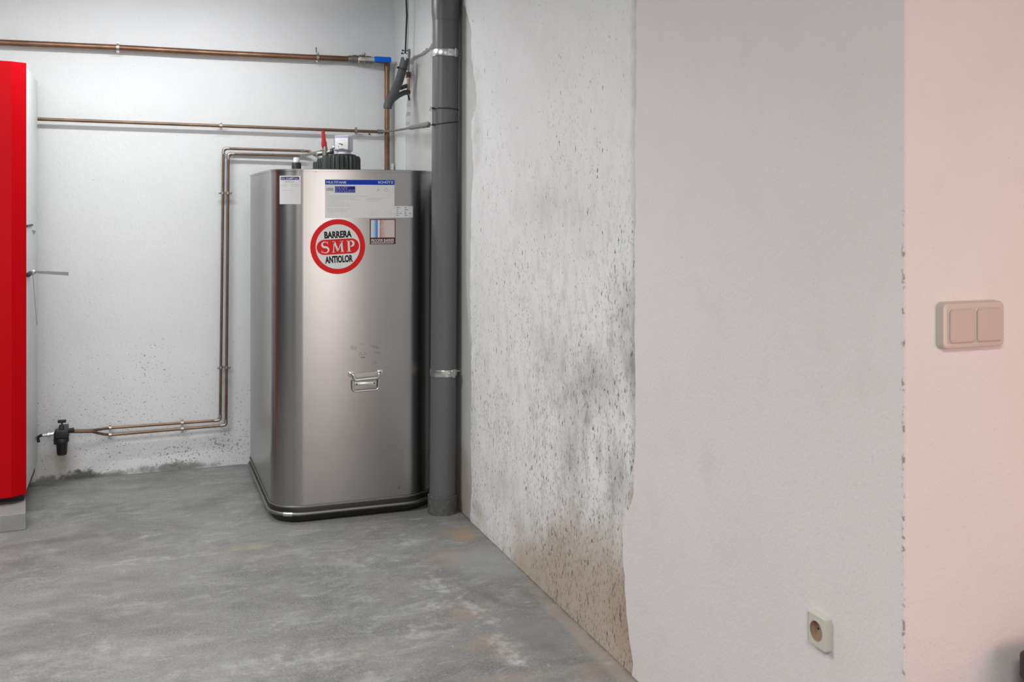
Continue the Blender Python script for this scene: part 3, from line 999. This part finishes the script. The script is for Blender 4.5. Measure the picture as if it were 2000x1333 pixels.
def fine_lines(rows, name, mat, parent, off, thick=.0016, seed=1):
    """rows of tiny print, too small to read in the photo, as broken fine strokes"""
    rnd = random.Random(seed)
    m = MB()
    for u0, u1, v in rows:
        sA, z = TS(u0, v)
        sB, _ = TS(u1, v)
        s = sA
        while s < sB:
            w = rnd.uniform(.006, .016)
            e = min(s + w, sB)
            q = [m.bm.verts.new(T(a_, b_, off)) for a_, b_ in ((s, z - thick / 2), (e, z - thick / 2), (e, z + thick / 2), (s, z + thick / 2))]
            m.bm.faces.new(q)
            s = e + rnd.uniform(.002, .004)
    o = m.build(name, mat, parent, smooth=0)
    return o


fine_lines([(549, 563, 361), (568, 584, 360.5), (549, 560, 364), (568, 584, 364), (551, 563, 372), (566, 574, 371.5)], 'small_print', 'greyink', st, O2, .0014, 4)
# wide sticker
st = patch_uv(635, 351, 770.3, 425.5, O1, 'wide_sticker', 'paper', tank, 2)
st['label'] = 'wide white sticker headed by a blue band'
patch_uv(635, 351, 770.3, 361.5, O2, 'heading_band', 'blue', st, 2)
text_on('MULTITANK', *box_uv(637.5, 353.8, 677, 358.8), O3, 'heading_text', 'paper', st, .015)
text_on('SCHÜTZ', *box_uv(738, 353.0, 768, 358.8), O3, 'heading_text', 'paper', st, .015)
text_on('1000', *box_uv(637.2, 366.5, 651, 373), O2, 'number_text', 'darkink', st, .0)
patch_uv(654, 364, 693.5, 376.5, O2, 'blue_panel', 'navy', st, 2)
fine_lines([(654.5, 680, 365.8), (654.5, 678, 368.6), (654.5, 692, 371.6), (654.5, 692, 374.6)], 'panel_print', 'ltblue', st, O3, .0032, 9)
text_on('A', *box_uv(736, 368.5, 741.5, 374), O2, 'triangle_mark', 'greyink', st, .03)
text_on('O', *box_uv(750.5, 368, 757, 375), O2, 'round_mark', 'greyink', st, .0)
fine_lines([(637, 719, 383), (639, 694, 387), (639, 702, 390), (717, 757, 387), (716, 745, 389.5), (719, 739, 393), (639, 662, 393), (639, 675, 396),
            (639, 684, 399.5), (639, 684, 402.5), (639, 682, 408), (639, 680, 411), (639, 676, 414), (724, 733, 415), (718, 737, 418), (720, 737, 421),
            (750, 766, 414.5), (755, 766, 418), (752, 766, 421)], 'small_print', 'greyink', st, O2, .0011, 3)
# small sticker at its right
st = patch_uv(770.6, 402.8, 806, 425.2, O1, 'small_sticker', 'paper', tank, 8)
st['label'] = 'small white data sticker'
fine_lines([(774, 784, 406), (774, 779, 410), (774, 777, 414), (774, 784, 417), (774, 779, 421), (790, 794, 406), (790, 796, 410), (790, 792, 414),
            (790, 793, 417), (799, 803, 417), (790, 795, 421)], 'small_print', 'darkink', st, O2, .0022, 6)
# picture sticker
st = patch_uv(722.3, 428.5, 772.5, 477, O1, 'picture_sticker', 'maroon', tank, 2)
st['label'] = 'square sticker with blue and sandy picture in a dark frame'
patch_uv(724, 430, 770.8, 464, O2, 'picture', 'picture', st, 2)
text_on('PROOFER BARRIER', *box_uv(725, 467.2, 769.5, 472.8), O2, 'caption_text', 'paper', st, .008, .0)
patch_uv(724.5, 474.4, 769, 475.6, O2, 'caption_line', 'greyink', st, 2)
# round sticker
cs, cz = TS(660, 482)
RS = (TS(713.5, 482)[0] - TS(606.5, 482)[0]) / 2


def disc(r, off, name, mat, parent, sx=1.0, n=64):
    m = MB()
    f = [m.bm.verts.new(T(cs + r * math.cos(2 * PI * k / n), cz + r * math.sin(2 * PI * k / n), off)) for k in range(n)]
    b = [m.bm.verts.new(T(cs + r * math.cos(2 * PI * k / n), cz + r * math.sin(2 * PI * k / n), off - .0006)) for k in range(n)]
    m.bm.faces.new(f)
    m.bm.faces.new(b[::-1])
    for k in range(n):
        j = (k + 1) % n
        m.bm.faces.new((f[k], b[k], b[j], f[j]))
    return m.build(name, mat, parent, smooth=60)


st = disc(RS, O1, 'round_sticker', 'redink', tank)
st['label'] = 'round white sticker with a red ring'
disc(RS * .81, O2, 'white_disc', 'paper', st)
tl = math.radians(2.6)


def poly_on(ptss, off, name, mat, parent, tilt=tl, ox=0.0, oz=0.0):
    m = MB()
    for pts_ in ptss:
        vs = []
        for x, z in pts_:
            xx = x * math.cos(tilt) - z * math.sin(tilt)
            zz = x * math.sin(tilt) + z * math.cos(tilt)
            vs.append(m.bm.verts.new(T(cs + ox + xx, cz + oz + zz, off)))
        m.bm.faces.new(vs)
    return m.build(name, mat, parent, smooth=0)


PW, PH = RS * .775, RS * .275
pill = [(PW - PH + PH * math.cos(a), PH * math.sin(a)) for a in [-PI / 2 + PI * k / 16 for k in range(17)]]
pill += [(-PW + PH + PH * math.cos(a), PH * math.sin(a)) for a in [PI / 2 + PI * k / 16 for k in range(17)]]
poly_on([pill], O3, 'red_bar', 'redink', st)


def stroke(pts, ws):
    """variable-width stroke as quads"""
    q = []
    n = len(pts)
    L_, R_ = [], []
    for i in range(n):
        a_, b_ = pts[max(i - 1, 0)], pts[min(i + 1, n - 1)]
        d_ = Vector((b_[0] - a_[0], b_[1] - a_[1])).normalized()
        nn = Vector((-d_.y, d_.x)) * ws[i] / 2
        L_.append((pts[i][0] + nn.x, pts[i][1] + nn.y))
        R_.append((pts[i][0] - nn.x, pts[i][1] - nn.y))
    for i in range(n - 1):
        q.append([L_[i], R_[i], R_[i + 1], L_[i + 1]])
    return q


def rectq(x0, z0, x1, z1):
    return [[(x0, z0), (x1, z0), (x1, z1), (x0, z1)]]


hC = RS * .205           # half height of the capitals
k_ = hC
qs = []
# S
sp = []
for i in range(25):
    a = math.radians(35 + (235) * i / 24)
    if i <= 12 + 12:
        sp.append((.50 * math.cos(a), .50 + .46 * math.sin(a)))
sp2 = []
for i in range(25):
    a = math.radians(90 - 235 * i / 24)
    sp2.append((.56 * math.cos(a) * 1.0, -.48 + .50 * math.sin(a)))
path = sp[:24] + sp2[1:]
ws = [.10 + .26 * math.sin(PI * i / (len(path) - 1)) ** 2 for i in range(len(path))]
sx0 = -RS * .47
qs += [[(sx0 + x * k_ * 1.05, z * k_) for x, z in q_] for q_ in stroke(path, ws)]
qs += [[(sx0 + x * k_ * 1.05, z * k_) for x, z in q_] for q_ in rectq(.40, .52, .48, .98) + rectq(-.60, -.98, -.52, -.50)]
# M
mx0 = -RS * .01
mq = stroke([(-.80, -.95), (-.62, .95)], [.13, .13]) + stroke([(-.62, .95), (.02, -.80)], [.34, .30]) + stroke([(.02, -.80), (.70, .95)], [.13, .13])
mq += stroke([(.66, .95), (.78, -.95)], [.34, .34]) + rectq(-1.02, -1.0, -.55, -.90) + rectq(.48, -1.0, 1.06, -.90) + rectq(-.90, .90, -.46, 1.0) + rectq(.55, .90, .98, 1.0)
qs += [[(mx0 + x * k_, z * k_) for x, z in q_] for q_ in mq]
# P
px0 = RS * .44
bow = [(-.15, .92)] + [(.12 + .46 * math.cos(a), .42 + .50 * math.sin(a)) for a in [math.radians(90 - 180 * i / 14) for i in range(15)]] + [(-.15, -.08)]
bws = [.12] + [.12 + .24 * math.sin(PI * i / 14) for i in range(15)] + [.12]
pq = rectq(-.36, -.95, -.04, .98) + stroke(bow, bws) + rectq(-.56, -1.0, .16, -.90) + rectq(-.56, .90, -.1, 1.0)
qs += [[(px0 + x * k_ * 1.1, z * k_) for x, z in q_] for q_ in pq]
poly_on(qs, O3 + .0006, 'letters_in_bar', 'paper', st)
b0 = RS * .50
text_on('BARRERA', cs - b0, cs + b0, cz + RS * .315, cz + RS * .315 + RS * .255, O3, 'upper_word', 'ink', st, .045, tl)
text_on('ANTIOLOR', cs - b0 + RS * .03, cs + b0 + RS * .04, cz - RS * .325 - RS * .265, cz - RS * .325, O3, 'lower_word', 'ink', st, .045, tl)
fine_lines([(654, 668, 522.5)], 'small_print', 'greyink', st, O3, .0012, 2)
# little stamped mark above the handle
mk = MB()
for pts_, w_ in (([(-.030, -.006), (-.022, .010), (-.010, .019)], .004), ([(.030, -.006), (.024, .010), (.012, .019)], .004), ([(-.010, -.002), (.012, -.001)], .003),
                 ([(-.020, -.024), (-.013, -.024)], .008), ([(-.009, -.024), (.004, -.024)], .010), ([(.007, -.024), (.020, -.024)], .011)):
    c0 = TS(708, 693)
    for q_ in stroke(pts_, [w_ * .7] * len(pts_)):
        mk.bm.faces.new([mk.bm.verts.new(T(c0[0] + x * .5, c0[1] + z * .5, .0008)) for x, z in q_])
mk.build('stamped_mark', 'darkink', tank, smooth=0)

# handle
sL, zt = TS(687, 729)
sR, zt2 = TS(741, 729)
zt = TS(714, 730)[1]
w_ = sR - sL
m = MB()
m.prism([(sL + .006, TY0 - .0005, zt + .004), (sR - .006, TY0 - .0005, zt + .008), (sR - .012, TY0 - .0005, zt - .026), (sL + .014, TY0 - .0005, zt - .026)], (0, -.003, 0))
hb = m.build('lifting_handle', 'zinc', tank, bevel=.001)
for sgn, xx in ((-1, sL), (1, sR)):
    m = MB()
    m.lathe([(.013, 0), (.013, .003), (.008, .006)], (xx - sgn * -.002, TY0, zt + .001), (0, -1, 0), 16)
    m.tube([(xx + sgn * .003, TY0 - .003, zt + .002), (xx - sgn * .004, TY0 - .016, zt + .000), (xx - sgn * .012, TY0 - .014, zt - .020)], .0058, .006, 10)
    m.build('hinge_ear', 'bright', hb)
MB().tube([(sL + .010, TY0 - .012, zt - .022), (sR - .010, TY0 - .012, zt - .018)], .0072, seg=14).build('pivot_bar', 'bright', hb)
lo_ = TS(712, 763)[1]
MB().tube(round_path([Vector((sL + .002, TY0 - .013, zt - .024)), Vector((sL + .003, TY0 - .010, lo_)), Vector((sR - .006, TY0 - .010, lo_ + .003)), Vector((sR - .004, TY0 - .013, zt - .022))], .014, 6),
          .0042, seg=12).build('grip_ring', 'bright', hb)
m = MB().box((sL + .012, TY0 - .004, zt - .048), (sR - .014, TY0 + .0, zt - .034), .001)
m.build('lower_plate', 'bright', hb)
for xx in (sL + .020, sR - .022):
    MB().lathe([(.0035, 0), (.003, .002), (.001, .0025)], (xx, TY0 - .004, zt - .041), (0, -1, 0), 10).build('screw_head', 'blackmetal', hb)


# caps, gauge and valve on the lid
def ribbed_cap(c, r, h, nrib, name, parent):
    m = MB()
    n = nrib * 4
    def ringr(rr, z, amp):
        out = []
        for k in range(n):
            a = 2 * PI * k / n
            q = (1, 1, 0, 0)[k % 4]
            out.append(Vector((c.x + (rr - amp * (1 - q)) * math.cos(a), c.y + (rr - amp * (1 - q)) * math.sin(a), z)))
        return out
    z0 = TZ1 - .002
    m.rings([ringr(r, z0, r * .06), ringr(r * .99, z0 + h * .85, r * .07), ringr(r * .93, z0 + h, r * .04)])
    return m.build(name, 'capblack', parent, smooth=30)


CY = 4.60
cc = P(666, 320, CY)
cap = ribbed_cap(Vector((cc.x, CY, 0)), .088, P(666, 304, CY - .088).z - TZ1 + .002, 26, 'screw_cap', tank)
cap['label'] = 'large ribbed black screw cap'
zc = P(666, 304, CY - .088).z
MB().lathe([(.062, 0), (.062, .008), (.05, .012)], (cc.x + .006, CY, zc - .002), (0, 0, 1), 32).build('cap_top', 'capblack', cap)
# gauge
gz0, gz1 = zc + .008, P(668, 267, CY).z
gc = P(670, 285, CY)
ga = math.radians(-27)
rot = Matrix.Rotation(ga, 3, 'Z')
gw = .036
gh = (gz1 - gz0)
gcen = Vector((gc.x + .003, CY, gz0 + gh / 2 + .004))


def gbox(lo, hi, bev=0.0):
    m_ = MB()
    m_.box(lo, hi, bev, 3)
    for v in m_.bm.verts:
        v.co = gcen + rot @ v.co
    return m_


gb = gbox((-gw, -.030, -gh / 2 + .010), (gw, .032, gh / 2), .007).build('gauge_housing', 'plastic_white', tank)
gb['label'] = 'white square level gauge housing'
MB().lathe([(.033, 0), (.033, .014), (.028, .018)], (gcen.x, gcen.y, gz0 - .004), (0, 0, 1), 24).build('gauge_collar', 'plastic_white', gb)
fm = gbox((-gw + .002, -.0335, -gh / 2 + .013), (gw - .002, -.030, gh / 2 - .003), .003).build('gauge_frame', simple('lilac_grey_frame', (0.30, 0.30, 0.42), .4), gb)
gbox((-gw + .006, -.0350, -gh / 2 + .018), (gw - .006, -.0332, gh / 2 - .012), .001).build('dial', 'gasket', gb)
m = MB()
yy = -.0356
def gq(pts_):
    m.bm.faces.new([m.bm.verts.new(gcen + rot @ Vector((x, yy, z))) for x, z in pts_])
for q_ in stroke([(-.012, .004), (-.002, .001), (.006, -.002)], [.003, .005, .008]) + stroke([(-.014, -.006), (-.013, -.012), (-.010, -.015)], [.0018] * 3) \
        + stroke([(-.012, -.021), (.014, -.020)], [.003] * 2) + stroke([(-.004, -.027), (.005, -.0265)], [.002] * 2):
    gq(q_)
for k in range(7):
    a = math.radians(200 - 36 * k)
    gq([(.017 * math.cos(a + d_) * f_, .002 + .017 * math.sin(a + d_) * f_) for d_, f_ in ((-.04, 1), (.04, 1), (.04, 1.15), (-.04, 1.15))])
m.build('needle_and_scale', 'darkink', gb, smooth=0)
kn = MB().lathe([(.007, 0), (.007, .010), (.005, .012)], gcen + rot @ Vector((-gw, -.015, -.012)), rot @ Vector((-1, 0, 0)), 14).build('side_knob', 'zinc', gb)
# small caps
c2 = P(640, 320, 4.70)
ribbed_cap(Vector((c2.x, 4.70, 0)), .050, P(640, 308.5, 4.65).z - TZ1, 18, 'valve_cap', tank)
c3 = P(624, 320, 4.66)
ribbed_cap(Vector((c3.x, 4.66, 0)), .030, P(624, 315, 4.63).z - TZ1, 12, 'small_cap', tank)
# valve with red lever
vx = P(635, 300, 4.70)
vm = MB()
zb_ = P(635, 309.5, 4.70).z
vm.lathe([(.012, 0), (.013, .014), (.016, .016), (.016, .040), (.012, .042), (.010, .058)], (vx.x, 4.70, zb_ - .004), (0, 0, 1), 12)
vm.tube([(vx.x - .034, 4.71, zb_ + .020), (vx.x + .022, 4.69, zb_ + .030)], .0105)
vv = vm.build('shutoff_valve', 'brass', tank)
MB().lathe([(.014, 0), (.015, .003), (.015, .012), (.010, .016)], (vx.x + .022, 4.69, zb_ + .030), (1, -.3, 0), 16).build('valve_knob', 'capblack', vv)
lz0, lz1 = P(635, 291, 4.70).z, P(635, 255.5, 4.70).z
lx = vx.x - .003
lm = MB()
prof = [(0, .009, .006), (.15, .012, .007), (.32, .0125, .007), (.5, .009, .006), (.9, .008, .006), (1.0, .007, .0055)]
lm.rings([[Vector((lx - f * .007 + sx * hw_, 4.70 + sy * hd_, lz0 + (lz1 - lz0) * f)) for sx, sy in ((-1, -.6), (-.6, -1), (.6, -1), (1, -.6), (1, .6), (.6, 1), (-.6, 1), (-1, .6))]
          for f, hw_, hd_ in prof])
lm.build('valve_lever', 'lever_red', vv, smooth=50)['label'] = 'red upright lever handle'
# little vent
c4 = P(579, 325, 4.50)
vn = MB().lathe([(.0205, 0), (.0205, P(579, 318.5, 4.48).z - TZ1 + .002), (.018, P(579, 318, 4.48).z - TZ1 + .004)], (c4.x, 4.50, TZ1 - .002), (0, 0, 1), 24).build('vent_base', 'black', tank)
MB().lathe([(.0135, 0), (.0135, .020), (.011, .023)], (c4.x, 4.50, P(579, 318, 4.48).z), (0, 0, 1), 20).build('vent_tube', 'plastic_white', vn)

# ------------------------------------------------------------------ grey drain pipe
DX0, DX1, DY = 1.192, 1.206, 4.10          # foot and head of the slightly leaning axis


def dax(z):
    return Vector((DX0 + (DX1 - DX0) * z / 2.0, DY, z))


axis = (dax(2) - dax(0)).normalized()
t = thing('drain_pipe', 'grey plastic drain pipe standing floor to ceiling beside the tank', 'pipe', (DX0, DY, 0))
MB().lathe([(.0545, .04), (.0545, 2.12)], dax(0), axis, 48).build('pipe_run', 'pvc', t)
MB().lathe([(.056, 2.045), (.0565, 2.055), (.0585, 2.075), (.0595, 2.10), (.0595, 2.30)], dax(0), axis, 48).build('socket', 'pvc', t)
MB().lathe([(.0600, 2.135), (.0630, 2.142), (.0630, 2.170), (.0600, 2.178)], dax(0), axis, 48).build('socket_ridge', 'pvc', t)
MB().lathe([(.060, .0), (.0610, .068), (.0610, .074), (.0590, .076), (.0550, .075)], dax(0), axis, 48).build('foot_collar', 'pvc_dirty', t)['label'] = 'dirty grey collar at the floor'


def band(z, label, grp):
    c = dax(z)
    m = MB()
    m.lathe([(.0555, -.014), (.0572, -.014), (.0582, -.010), (.0582, .010), (.0572, .014), (.0555, .014)], c, axis, 48)
    # joint lug facing the room
    a = math.radians(-62)
    q = c + Vector((math.cos(a), math.sin(a), 0)) * .060
    m.box(q - Vector((.004, .006, .018)), q + Vector((.004, .006, .018)), .0015, 2, Matrix.Rotation(a, 3, 'Z'))
    q2 = c + Vector((math.cos(a - .35), math.sin(a - .35), 0)) * .0585
    m.lathe([(.007, 0), (.007, .003), (.004, .005)], q2, (math.cos(a - .35), math.sin(a - .35), 0), 12)
    m.lathe([(.005, .055), (.005, XR - c.x + .002)], c, (1, 0, 0), 10)
    o_ = m.build('pipe_clamp', 'bright')
    return tag(o_, label, 'pipe clamp', grp)


band(P(862, 101.5, 4.05).z, 'shiny metal clamp round the grey drain pipe, near its top', 'metal clamps on the drain pipe')
band(P(862, 731, 4.05).z, 'shiny metal clamp round the grey drain pipe, below the tank handle height', 'metal clamps on the drain pipe')


def cable_tie(z, slope, label, tail):
    c = dax(z)
    pts_ = []
    for k in range(40):
        a = 2 * PI * k / 40
        pts_.append(c + Vector((.0560 * math.cos(a), .0560 * math.sin(a), slope * math.cos(a))))
    m = MB().tube(pts_, .0022, seg=8, loop=True)
    q = c + Vector((-.056, -.018, -slope))
    m.box(q - Vector((.006, .004, .004)), q + Vector((.006, .004, .004)), .001)
    if tail:
        m.tube([q, q + Vector((-.012, -.004, .004)), q + Vector((-.016, -.003, -.010)), q + Vector((-.009, -.002, -.012))], .0012, seg=6)
    o_ = m.build('cable_tie', 'black')
    return tag(o_, label, 'cable tie', 'cable ties round the drain pipe')


cable_tie(P(862, 211.5, 4.05).z, -.002, 'black cable tie round the drain pipe, the upper one', True)
cable_tie(P(862, 239.5, 4.05).z, .007, 'black cable tie round the drain pipe, the lower one holding the hose end', False)
zz0, zz1 = P(840, 242, 4.08).z, P(840, 214, 4.08).z
o = MB().tube([(dax(1.6).x - .0585, 4.075, zz0), (dax(1.6).x - .0590, 4.074, zz1)], .0011, seg=6).build('thin_wire', 'cord')
tag(o, 'thin dark upright wire between the two cable ties', 'wire')

# ------------------------------------------------------------------ hanging cord and sleeved hose loop at the corner
t = thing('hanging_cord', 'pair of thin black cords hanging from ceiling in the far corner', 'cord', W(793, 50, 1.2))
X1 = 1.205
top1, bot1 = W(793, -40, X1), W(792, 100, X1)
top1.z = CEIL
top1.y = bot1.y
MB().tube([top1, W(794.5, 30, X1), bot1, W(790, 118, X1)], .0042, .05, 8).build('cord_strand', 'cord', t)
top2 = top1 + Vector((.012, .0, 0))
MB().tube([top2, W(797, 60, X1 + .004), W(796, 100, X1 + .004)], .0016, .05, 6).build('thin_strand', 'hose', t)
for (u, v) in ((792.5, 99), (791, 104.5)):
    q = W(u, v, X1 - .005)
    k2 = MB().tube([q + Vector((-.012, 0, 0)), q + Vector((.012, 0, -.001))], .0022, seg=8)
    k2.lathe([(.0045, 0), (.0045, .006)], q + Vector((-.012, 0, 0)), (-1, 0, 0), 8)
    k2.build('tie_knot', 'black', t)

t = thing('sleeved_hose', 'dark grey sleeved hose folded back on itself beside the corner pipe', 'hose', P(772, 170, 4.8))
hp = [W(791.5, 114, 1.203), W(787, 133, 1.192), P(779, 160, 4.80), P(768, 185, 4.76), P(757.5, 205, 4.72), P(757, 212, 4.72)]
MB().tube(hp, .0205, .02, 16).build('sleeve', 'cable', t)
MB().tube([P(757.5, 206, 4.725), P(766, 196, 4.76), P(779, 186, 4.80), W(790, 181, 1.215), W(798, 180, 1.240)], .0125, .03, 14).build('return_leg', 'cable', t)
MB().tube([P(783, 172, 4.82), W(790, 169, 1.220), W(798, 167, 1.240)], .0105, .03, 12).build('branch', 'cable', t)
q = W(787, 133, 1.192)
d = (hp[2] - hp[1]).normalized()
m = MB().tube(ring_pts(q, .0222, d, 24)[:-1], .0022, seg=8, loop=True)
m.lathe([(.004, 0), (.005, .005), (.004, .009)], q + Vector((-.022, -.004, 0)), (-1, -.2, .1), 8)
m.build('sleeve_tie', 'black', t)
o = MB().tube([W(791.5, 106, 1.195), W(791.5, 116, 1.186)], .0045, seg=10).build('white_wire_tag', 'gasket')
tag(o, 'short white wire end poking from top of the grey sleeve', 'wire')

m = thing('copper_stub', 'small copper and beige pipe stub on wall behind the grey sleeve', 'pipe stub', W(798, 155, 1.24))
c = W(797.5, 152, 1.238)
MB().lathe([(.008, -.085), (.008, -.01), (.010, -.008), (.010, .0)], c, (0, 0, 1), 14).build('stub', simple('beige_plastic', (.52, .40, .30), .5), m)
k2 = MB()
for i in range(3):
    k2.tube(ring_pts(c + Vector((0, 0, .004 + .010 * i)), .0115, (0, 0.05, 1), 18)[:-1], .0036, seg=8, loop=True)
k2.build('coil', 'copper', m)
MB().tube([c + Vector((0, 0, .03)), c + Vector((.002, .004, .07)), c + Vector((.004, .002, .14))], .0055, .02, 10).build('upper_tube', 'hose', m)
MB().tube([c + Vector((.0, 0, -.08)), c + Vector((.004, -.004, -.11))], .0045, seg=8).build('tail', 'cord', m)

# small white plaster filler cube seen just above the tank top
p = P(767, 324, 5.15)
o = MB().box((p.x - .016, 5.155, p.z - .03), (p.x + .008, YB + .001, p.z + .012), .004).build('wall_plug_box', 'gasket')
tag(o, 'small white wall plug block at foot of the corner pipe behind the tank', 'wall plug')

# ------------------------------------------------------------------ double light switch on the pier
Yf = YP - .017
a, b = P(1842, 594, Yf), P(1963, 592, Yf)
c0, c1 = P(1842, 685, Yf), P(1963, 680, Yf)
x0, x1 = a.x, b.x
zt, zb = a.z + .001, c0.z + .001
t = thing('light_switch', 'ivory double rocker light switch on the pink-tinted pier', 'light switch', ((x0 + x1) / 2, YP, (zt + zb) / 2))


def rrect(x0, x1, z0, z1, r, n=6):
    pts_ = []
    for cx_, cz_, a0 in ((x1 - r, z1 - r, 0), (x0 + r, z1 - r, PI / 2), (x0 + r, z0 + r, PI), (x1 - r, z0 + r, 1.5 * PI)):
        for k in range(n + 1):
            a_ = a0 + PI / 2 * k / n
            pts_.append((cx_ + r * math.cos(a_), cz_ + r * math.sin(a_)))
    return pts_


def plate(prof, x0, x1, z0, z1, r):
    """stacked rounded rectangles: (inset, y)"""
    m_ = MB()
    m_.rings([[Vector((x, y, z)) for x, z in rrect(x0 + i, x1 - i, z0 + i, z1 - i, max(r - i, .001))] for i, y in prof])
    return m_


plate([(-.001, YP + .0005), (0, YP - .003), (0, Yf + .005), (.002, Yf + .001), (.005, Yf)], x0, x1, zb, zt, .010).build('switch_frame', 'ivory', t, smooth=30)
wk = (x1 - x0 - .018) / 2
for i in range(2):
    xa = x0 + .009 + i * wk
    xb = xa + wk
    plate([(.001, Yf + .004), (.001, Yf - .0012), (.0025, Yf - .002)], xa, xb, zb + .009, zt - .009, .006).build('rocker_surround', 'ivory', t, smooth=30)
    m_ = MB()
    m_.rings([[Vector((x, y + (z - zb) * -.012, z)) for x, z in rrect(xa + .0026 + i_, xb - .0026 - i_, zb + .0118 + i_, zt - .0118 - i_, .006)] for i_, y in ((0, Yf + .0), (0, Yf - .0042), (.0012, Yf - .0052))])
    m_.build('rocker', 'ivory_key', t, smooth=30)

# ------------------------------------------------------------------ wall socket low on the smooth plaster
XF = XC - .017
n_, f_ = W(1611, 1214, XF), W(1575, 1187, XF)
nb, fb = W(1611, 1283, XF), W(1575, 1250, XF)
y0, y1 = n_.y, f_.y
zt, zb = (n_.z + f_.z) / 2, (nb.z + fb.z) / 2
t = thing('power_socket', 'cream single wall socket with round well low on the right wall', 'socket', (XC, (y0 + y1) / 2, (zt + zb) / 2))


def plateX(prof, y0, y1, z0, z1, r, cap=True):
    m_ = MB()
    m_.rings([[Vector((x, y, z)) for y, z in rrect(y0 + i, y1 - i, z0 + i, z1 - i, max(r - i, .001))] for i, x in prof], cap=cap)
    return m_


plateX([(0, XC + .0005), (0, XF + .004), (.0015, XF + .001), (.004, XF), (.0045, XF + .0015), (.0055, XF + .0015)], y0, y1, zb, zt, .005, False).build('socket_frame', 'socket', t, smooth=30)
yc, zc_ = (y0 + y1) / 2 - .001, (zt + zb) / 2
# insert with a real round well
m = MB()
n = 40
sq, cr, bt = [], [], []
hw_ = (y1 - y0) / 2 - .0056
hz_ = (zt - zb) / 2 - .0056
rw = .0195
for k in range(n):
    a_ = 2 * PI * k / n
    cx_, sx_ = math.cos(a_), math.sin(a_)
    s_ = 1 / max(abs(cx_), abs(sx_))
    sq.append(Vector((XF + .0003, yc + hw_ * cx_ * s_, zc_ + hz_ * sx_ * s_)))
    cr.append(Vector((XF + .0003, yc + rw * cx_, zc_ + rw * sx_)))
    bt.append(Vector((XF + .0125, yc + rw * cx_, zc_ + rw * sx_)))
back = [p_ + Vector((.005, 0, 0)) for p_ in sq]
m.rings([back, sq, cr], cap=False)
m.build('socket_insert', 'socket', t, smooth=20)
m = MB()
m.rings([cr, bt], cap=False)
vs = [m.bm.verts.new(p_) for p_ in bt]
m.bm.faces.new(vs)
w0 = m.build('socket_well', 'socket_well', t, smooth=20)
for dy in (-.0085, .0085):
    MB().lathe([(.0026, 0), (.0026, .0006)], (XF + .0123, yc + dy, zc_), (-1, 0, 0), 12).build('pin_hole', 'blackmetal', w0)

# ------------------------------------------------------------------ dark bin at the right edge of the view
t = thing('dark_bin', 'dark plum plastic bin just entering at the lower right edge', 'bin', (1.68, 1.25, 0))
YD = 1.10
x0 = P(1988, 1300, YD + .30).x
zt = P(1988, 1268, YD + .30).z
zl = P(1988, 1327, YD + .30).z
MB().box((x0 - .002, YD - .004, zl - .0), (x0 + .37, YD + .30, zt), .010, 3).build('bin_lid', 'bin', t)
m = MB()
m.rings([[Vector((x, y, z)) for x, y in ((x0 + .006 + i, YD + .004 + i), (x0 + .36 - i, YD + .004 + i), (x0 + .36 - i, YD + .29 - i), (x0 + .006 + i, YD + .29 - i))] for i, z in ((.035, 0), (.0, zl - .004))])
m.build('bin_body', 'bin', t, smooth=0, bevel=.01)
